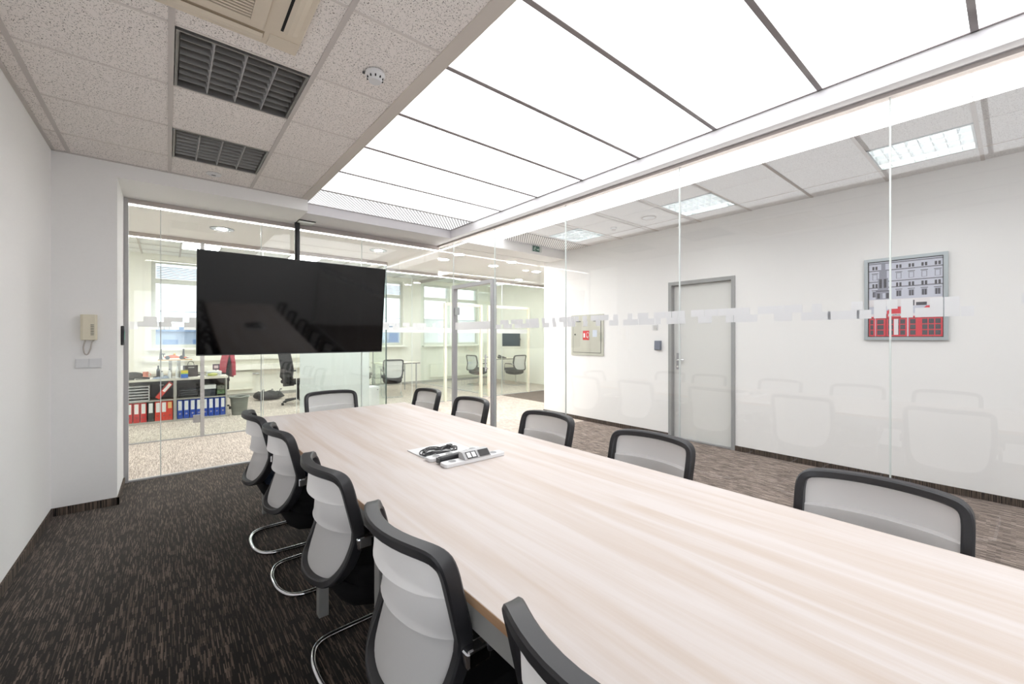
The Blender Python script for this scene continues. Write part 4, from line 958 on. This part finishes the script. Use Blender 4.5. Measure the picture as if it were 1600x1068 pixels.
for j in range(n_):
    for i in range(n_):
        u, v = i/(n_-1), j/(n_-1); e_ = min(u, 1-u, v, 1-v)*6
        vs.append((-0.11+0.22*u, -0.05+0.11*v, 0.003+min(1, e_)*(0.012+0.05*rr.random()*u)))
MB().add(vs, [(j*n_+i, j*n_+i+1, (j+1)*n_+i+1, (j+1)*n_+i) for j in range(n_-1) for i in range(n_-1)], 0, True).build('fold', pmat('grey_blue_cloth', (150, 160, 176), 0.8), t)
rk = thing('desk_riser', 'small wooden riser shelf carrying the model car', 'shelf', (0.08, SY+0.15, TT))
MB().box(-0.20, 0.24, -0.10, 0.10, 0.285, 0.30).build('board', pmat('riser_wood', (226, 190, 140), 0.5, noise=0.1), rk)
for x in (-0.035, 0.075): MB().box(x-0.03, x+0.012, -0.08, 0.08, 0, 0.285).build('support', SHELFG, rk)
mc = thing('model_car', 'orange and black model racing car on the riser shelf', 'model car', (0.09, SY+0.15, TT+0.3005))
ORG = pmat('orange_paint', (240, 130, 80), 0.35); 
MB().prism([(-0.13, 0.02), (0.16, 0.02), (0.16, 0.035), (0.05, 0.05), (0.0, 0.075), (-0.06, 0.07), (-0.13, 0.05)], 'Y', -0.03, 0.03).build('body', ORG, mc)
for x in (-0.09, 0.09):
    for s in (-1, 1): MB().cyl((x, s*0.045-0.015, 0.03), 0.03, 0.03, 18, 'Y').build('wheel', BLKC, mc)
MB().box(-0.16, -0.12, -0.06, 0.06, 0.085, 0.095).box(-0.145, -0.135, -0.004, 0.004, 0.04, 0.085).build('rear_wing', BLKC, mc); MB().box(0.15, 0.18, -0.06, 0.06, 0.018, 0.026).build('front_wing', pmat('purple_paint', (110, 70, 120), 0.4), mc)
MB().ball((0.0, 0, 0.085), 0.016).build('helmet', pmat('yellow_paint', (226, 190, 40), 0.4), mc)
for s, lb in ((-1, 'dark upright stand at the left of the model car'), (1, 'dark upright stand at the right of the model car')):
    t = thing('display_stand', lb, 'stand', (0.06+s*0.145, SY+0.20, TT+0.3005)); MB().prism([(-0.02, 0), (0.02, 0), (0.012, 0.17), (-0.006, 0.17)], 'Y', -0.03, 0.03).build('upright', GREYD, t); MB().box(-0.03, 0.03, -0.035, 0.035, 0, 0.006).build('foot', BLKC, t)
for i, (x, h_, m, lb) in enumerate(((-0.115, 0.21, BLKC, 'dark glass bottle left of the riser supports'), (-0.068, 0.12, WHITEP, 'small white pump bottle left of the riser supports'), (0.025, 0.15, WHITEP, 'white bottle between the riser supports'), (0.122, 0.19, WHITEP, 'tall white bottle right of the riser supports'))):
    t = thing('bottle', lb, 'bottle', (x, SY+0.09-0.02*i, TT)); r_ = 0.022
    MB().lathe((0, 0, 0), [(r_, 0), (r_, h_*0.65), (r_*0.45, h_*0.8), (r_*0.45, h_*0.9)]).build('body', m, t); MB().cyl((0, 0, h_*0.9), r_*0.5, h_*0.1, 12).build('cap', GREYD if i < 3 else WHITEP, t)
nt = thing('sticky_notes', 'stack of blue green and yellow sticky note pads', 'note pads', (0.215, SY+0.005, TT))
for z0, z1, c in ((0, 0.065, (40, 110, 210)), (0.065, 0.085, (190, 220, 80)), (0.085, 0.115, (240, 214, 60)), (0.115, 0.125, (170, 160, 60))): MB().box(-0.045, 0.045, -0.04, 0.04, z0, z1-0.001).build('pad', pmat('note_%d' % c[0], c, 0.7), nt)
gb = thing('paper_bag', 'dark paper gift bag behind the sticky notes', 'bag', (0.30, SY+0.22, TT)); MB().prism([(-0.10, 0), (0.10, 0), (0.10, 0.19), (-0.10, 0.19)], 'Y', -0.04, 0.04).build('body', pmat('dark_brown_paper', (70, 62, 60), 0.6, noise=0.1), gb)
MB().box(-0.03, 0.05, -0.042, -0.04, 0.15, 0.16).build('print', PAPER, gb); MB().tube(spline([(-0.04, 0, 0.19), (-0.02, 0, 0.25), (0.03, 0, 0.25), (0.05, 0, 0.19)], 4), 0.004, 5).build('handle', BLKC, gb)
pp = thing('paper_pile', 'loose pile of white papers at the right end of the shelf top', 'papers', (0.62, SY+0.16, TT))
for i in range(7): MB().box(-0.10, 0.10, -0.07, 0.07, i*0.012, i*0.012+0.009).xf(Matrix.Rotation(rr.uniform(-0.4, 0.4), 4, 'Z')).build('sheet', PAPER, pp)
t = thing('snack_bag', 'small olive green snack bag before the paper pile', 'bag', (0.60, SY+0.03, TT)); MB().ball((0, 0, 0.03), 0.05, 12, 8, (1.3, 0.5, 0.55)).build('body', pmat('olive_foil', (196, 200, 120), 0.4, noise=0.2, scale=40), t); MB().box(-0.075, -0.055, -0.012, 0.012, 0.01, 0.05).build('crimped_end', pmat('olive_foil_2', (180, 184, 110), 0.4), t)
pc_ = thing('photo_frame', 'small dark photo frame standing behind the papers', 'photo frame', (0.665, SY+0.34, TT+0.09)); MB().box(-0.05, 0.05, 0, 0.012, 0, 0.10).build('frame', pmat('plum_frame', (70, 48, 70), 0.5), pc_); MB().box(-0.03, 0.03, -0.001, 0, 0.025, 0.075).build('photo', pmat('photo_print', (212, 190, 190), 0.5, noise=0.2, scale=50), pc_); MB().box(-0.004, 0.004, 0.012, 0.05, -0.09, 0.05).build('stand', BLKC, pc_)

# office chair with a crimson jacket
def office_chair(name, label, loc, rz, jacket=False):
    t = thing(name, label, 'chair', loc, rz)
    for i in range(5):
        a = i*2*PI/5+0.3; d = Vector((math.cos(a), math.sin(a), 0))
        sp_ = MB().tube([tuple(d*0.03+Vector((0, 0, 0.11))), tuple(d*0.31+Vector((0, 0, 0.07)))], 0.018, 6).build('base_spoke', BLACKP, t)
        MB().cyl((d.x*0.32-0.0, d.y*0.32-0.012, 0.028), 0.028, 0.024, 12, 'Y').build('caster', BLKC, sp_)
    MB().cyl((0, 0, 0.09), 0.025, 0.32, 12).build('gas_lift', BLACKP, t)
    MB().box(-0.24, 0.24, -0.24, 0.24, 0.42, 0.50).build('seat', BLACKF, t, bevel=0.03)
    pr_ = [(0.20, 0.48), (0.27, 0.56), (0.25, 0.72), (0.28, 0.90), (0.31, 1.05), (0.28, 1.06), (0.24, 0.9), (0.21, 0.72), (0.23, 0.58)]
    MB().prism(pr_, 'X', -0.21, 0.21).build('backrest', BLACKF, t, bevel=0.01)
    MB().box(-0.03, 0.03, 0.10, 0.28, 0.38, 0.42).box(-0.03, 0.03, 0.26, 0.30, 0.38, 0.72).build('back_support', BLACKP, t)
    for s in (-1, 1):
        MB().tube(spline([(s*0.25, 0.10, 0.44), (s*0.29, 0.06, 0.5), (s*0.29, 0.0, 0.64), (s*0.28, -0.12, 0.66)], 3), 0.018, 6).build('armrest', BLACKP, t)
    return t
office_chair('office_chair', 'black swivel office chair beside the frosted glass panel', (2.08, 9.45, 0), 1.9)
oc2 = office_chair('office_chair', 'black office chair behind the shelf unit with a crimson jacket on it', (0.60, 9.50, 0), -PI/2+0.15)
jk = thing('jacket', 'crimson jacket hung over the office chair back', 'jacket', (0.60, 9.50, 0), -PI/2+0.15)
CRIM = pmat('crimson_cloth', (176, 42, 66), 0.8, noise=0.2, scale=30)
MB().prism([(0.335, 0.66), (0.345, 1.02), (0.315, 1.085), (0.255, 1.08), (0.215, 0.9), (0.19, 0.72), (0.20, 0.70), (0.228, 0.9), (0.262, 1.064), (0.312, 1.068), (0.33, 1.0), (0.322, 0.62)], 'X', -0.215, 0.215).build('body', CRIM, jk)
for s in (-1, 1): MB().tube(spline([(s*0.23, 0.29, 1.03), (s*0.26, 0.31, 0.9), (s*0.25, 0.32, 0.66)], 4), 0.035, 8).build('sleeve', CRIM, jk)
# waste bin, bag, radiator, planter
wb = thing('waste_bin', 'grey plastic waste bin beside the blue binders', 'waste bin', (0.985, 8.80, 0)); BING = pmat('grey_bin_plastic', (128, 130, 124), 0.55, noise=0.04)
MB().lathe((0, 0, 0), [(0.11, 0), (0.14, 0.31), (0.132, 0.31), (0.103, 0.012)]).build('body', BING, wb); MB().ring((0, 0), 0.136, 0.152, 0.295, 0.315, 28).build('rim', BING, wb)
MB().tube(spline([(0.15*math.cos(a), 0.15*math.sin(a), 0.322+0.008*math.sin(a*5)) for a in [i*PI/8 for i in range(16)]], 2, True), 0.006, 6, True).build('liner_edge', pmat('bin_liner', (190, 192, 190), 0.4), wb)
bg_ = thing('duffel_bag', 'black bag slumped on the floor below the windows', 'bag', (1.72, 10.45, 0.002))
m_ = MB().ball((0, 0, 0.085), 0.2, 28, 14, (1.5, 0.8, 0.46))
m_.v = [(x*(1+0.08*math.sin(z*40)), y*(1+0.12*math.sin(x*22)), max(0, z*(1+0.16*math.sin(x*36+y*24)+0.35*(abs(x) > 0.2)*(x < 0)))) for x, y, z in m_.v]
m_.build('body', BLKC, bg_)
for i in range(3): MB().tube(spline([(-0.2+i*0.17, -0.13, 0.05), (-0.17+i*0.17, -0.12, 0.15), (-0.12+i*0.17, -0.02, 0.225), (-0.08+i*0.17, 0.08, 0.2)], 4), 0.008, 5).build('strap', BLACKP, bg_)
def radiator(loc, L, h_, label):
    t = thing('radiator', label, 'radiator', loc); RAD = pmat('radiator_enamel', (246, 244, 232), 0.4)
    MB().box(-L/2, L/2, -0.06, -0.045, 0, h_).build('front_panel', RAD, t, bevel=0.004); MB().box(-L/2, L/2, -0.02, -0.005, 0.01, h_-0.01).build('rear_panel', RAD, t)
    MB().box(-L/2, L/2, -0.058, -0.005, h_, h_+0.008).build('top_grille', RAD, t)
    for z in (0.06, 0.15, 0.24, 0.33): 
        if z < h_-0.03: MB().box(-L/2+0.02, L/2-0.02, -0.063, -0.06, z, z+0.012).build('rib', RAD, t)
    MB().tube([(L/2, -0.035, h_-0.05), (L/2+0.07, -0.035, h_-0.05)], 0.012, 8).build('valve', ALU, t); MB().cyl((L/2+0.07, -0.035, h_-0.05), 0.02, 0.07, 12, 'X').build('knob', WHITEP, t)
radiator((0.85, YW-0.012, 0.17), 1.35, 0.40, 'white radiator below the window by the waste bin')
radiator((6.95, YW-0.012, 0.15), 1.6, 0.40, 'white radiator in the second glass room')
struct(MB().box(-0.4, 2.9, YW-0.16, YW, 0.62, 0.74).build('trim_3', CREAM)); struct(MB().box(-0.4, 2.9, YW-0.13, YW, 0.86, 0.96).build('trim_4', CREAM))
pt = thing('planter', 'grey rectangular planter on the window sill', 'planter', (1.45, YW-0.10, 1.126)); MB().prism([(-0.09, 0), (0.09, 0), (0.115, 0.17), (-0.115, 0.17)], 'Y', -0.07, 0.07).build('pot', pmat('planter_grey', (140, 146, 142), 0.6, noise=0.05), pt); MB().box(-0.105, 0.105, -0.06, 0.06, 0.171, 0.176).build('soil', DARK, pt)
# small white cabinet behind the frosted panel
wc = thing('white_cabinet', 'low white cabinet right of the frosted glass panel', 'cabinet', (2.86, 7.45, 0)); MB().box(-0.14, 0.14, 0, 0.3, 0, 0.46).build('body', WHITEP, wc, bevel=0.004); wd_ = MB().box(-0.135, 0.135, -0.012, 0, 0.02, 0.45).build('front', WHITEP, wc)
for x in (-0.12, 0.10): MB().cyl((x, -0.016, 0.41), 0.008, 0.004, 10, 'Y').build('screw', GREYD, wd_)
# glass rooms: tables and chairs
def small_table(loc, w_, d_, label):
    t = thing('side_table', label, 'table', loc); MB().box(-w_/2, w_/2, -d_/2, d_/2, 0.715, 0.74).build('top', pmat('pale_table_laminate', (244, 236, 214), 0.4), t); MB().box(-w_/2-0.001, w_/2+0.001, -d_/2-0.001, -d_/2, 0.7155, 0.7395).build('edge', pmat('dark_table_edge', (90, 84, 84), 0.5), t)
    for sx in (-1, 1):
        for sy in (-1, 1): MB().tube([(sx*(w_/2-0.07), sy*(d_/2-0.07), 0), (sx*(w_/2-0.07), sy*(d_/2-0.07), 0.715)], 0.016, 8).build('leg', ALU, t)
    return t
small_table((4.42, 9.95, 0), 0.95, 0.8, 'table in the first glass room, seen beside the television')
small_table((7.78, 10.05, 0), 0.95, 0.8, 'pale table below the wall monitor in the second glass room')
def visitor_chair(loc, rz, label):
    t = dup(c1, loc, rz, label); t['group'] = 'mesh chairs in the glass rooms'; t.name = 'visitor_chair'; return t
visitor_chair((3.95, 9.0, 0), PI/2-0.3, 'mesh chair before the table in the first glass room')
visitor_chair((7.78, 9.05, 0), PI/2, 'mesh chair below the wall monitor, facing it')
visitor_chair((6.72, 9.95, 0), 0.1, 'mesh chair left of the pale table, behind the cream door posts')
visitor_chair((3.55, 10.6, 0), -PI/2+0.5, 'mesh chair farthest back in the first glass room')
ph = thing('conference_phone', 'white and black conference phone on the first glass room table', 'phone', (4.40, 9.75, 0.7405)); MB().box(-0.09, 0.09, -0.09, 0.09, 0, 0.05).build('body', WHITEP, ph, bevel=0.012); MB().box(-0.11, -0.07, -0.08, 0.08, 0.02, 0.062).build('handset', BLKC, ph, bevel=0.006); MB().box(-0.02, 0.04, -0.092, -0.09, 0.02, 0.035).build('mark', BLKC, ph)
p2 = thing('desk_phone', 'black desk phone on the pale table below the monitor', 'phone', (7.75, 9.85, 0.7405)); MB().prism([(-0.09, 0), (0.09, 0), (0.09, 0.06), (-0.09, 0.025)], 'X', -0.1, 0.1).build('base', BLKC, p2); MB().tube(spline([(-0.08, -0.07, 0.06), (-0.08, 0.0, 0.085), (-0.08, 0.07, 0.085)], 4), 0.018, 8).build('handset', BLACKP, p2)
mn = thing('wall_monitor', 'dark grey monitor on an arm on the far right wall', 'monitor', (8.02, 9.74, 1.10), 0.85); MB().box(-0.025, 0.0, -0.27, 0.27, 0, 0.40).build('case', GREYD, mn, bevel=0.004); MB().box(-0.028, -0.0255, -0.258, 0.258, 0.02, 0.385).build('screen', pmat('monitor_glass', (62, 74, 86), 0.25), mn); MB().box(0.0, 0.06, -0.05, 0.05, 0.15, 0.27).build('mount', GREYD, mn); MB().tube([(0.05, 0, 0.21), (0.30, -0.33, 0.21)], 0.02, 8).build('arm', GREYD, mn)
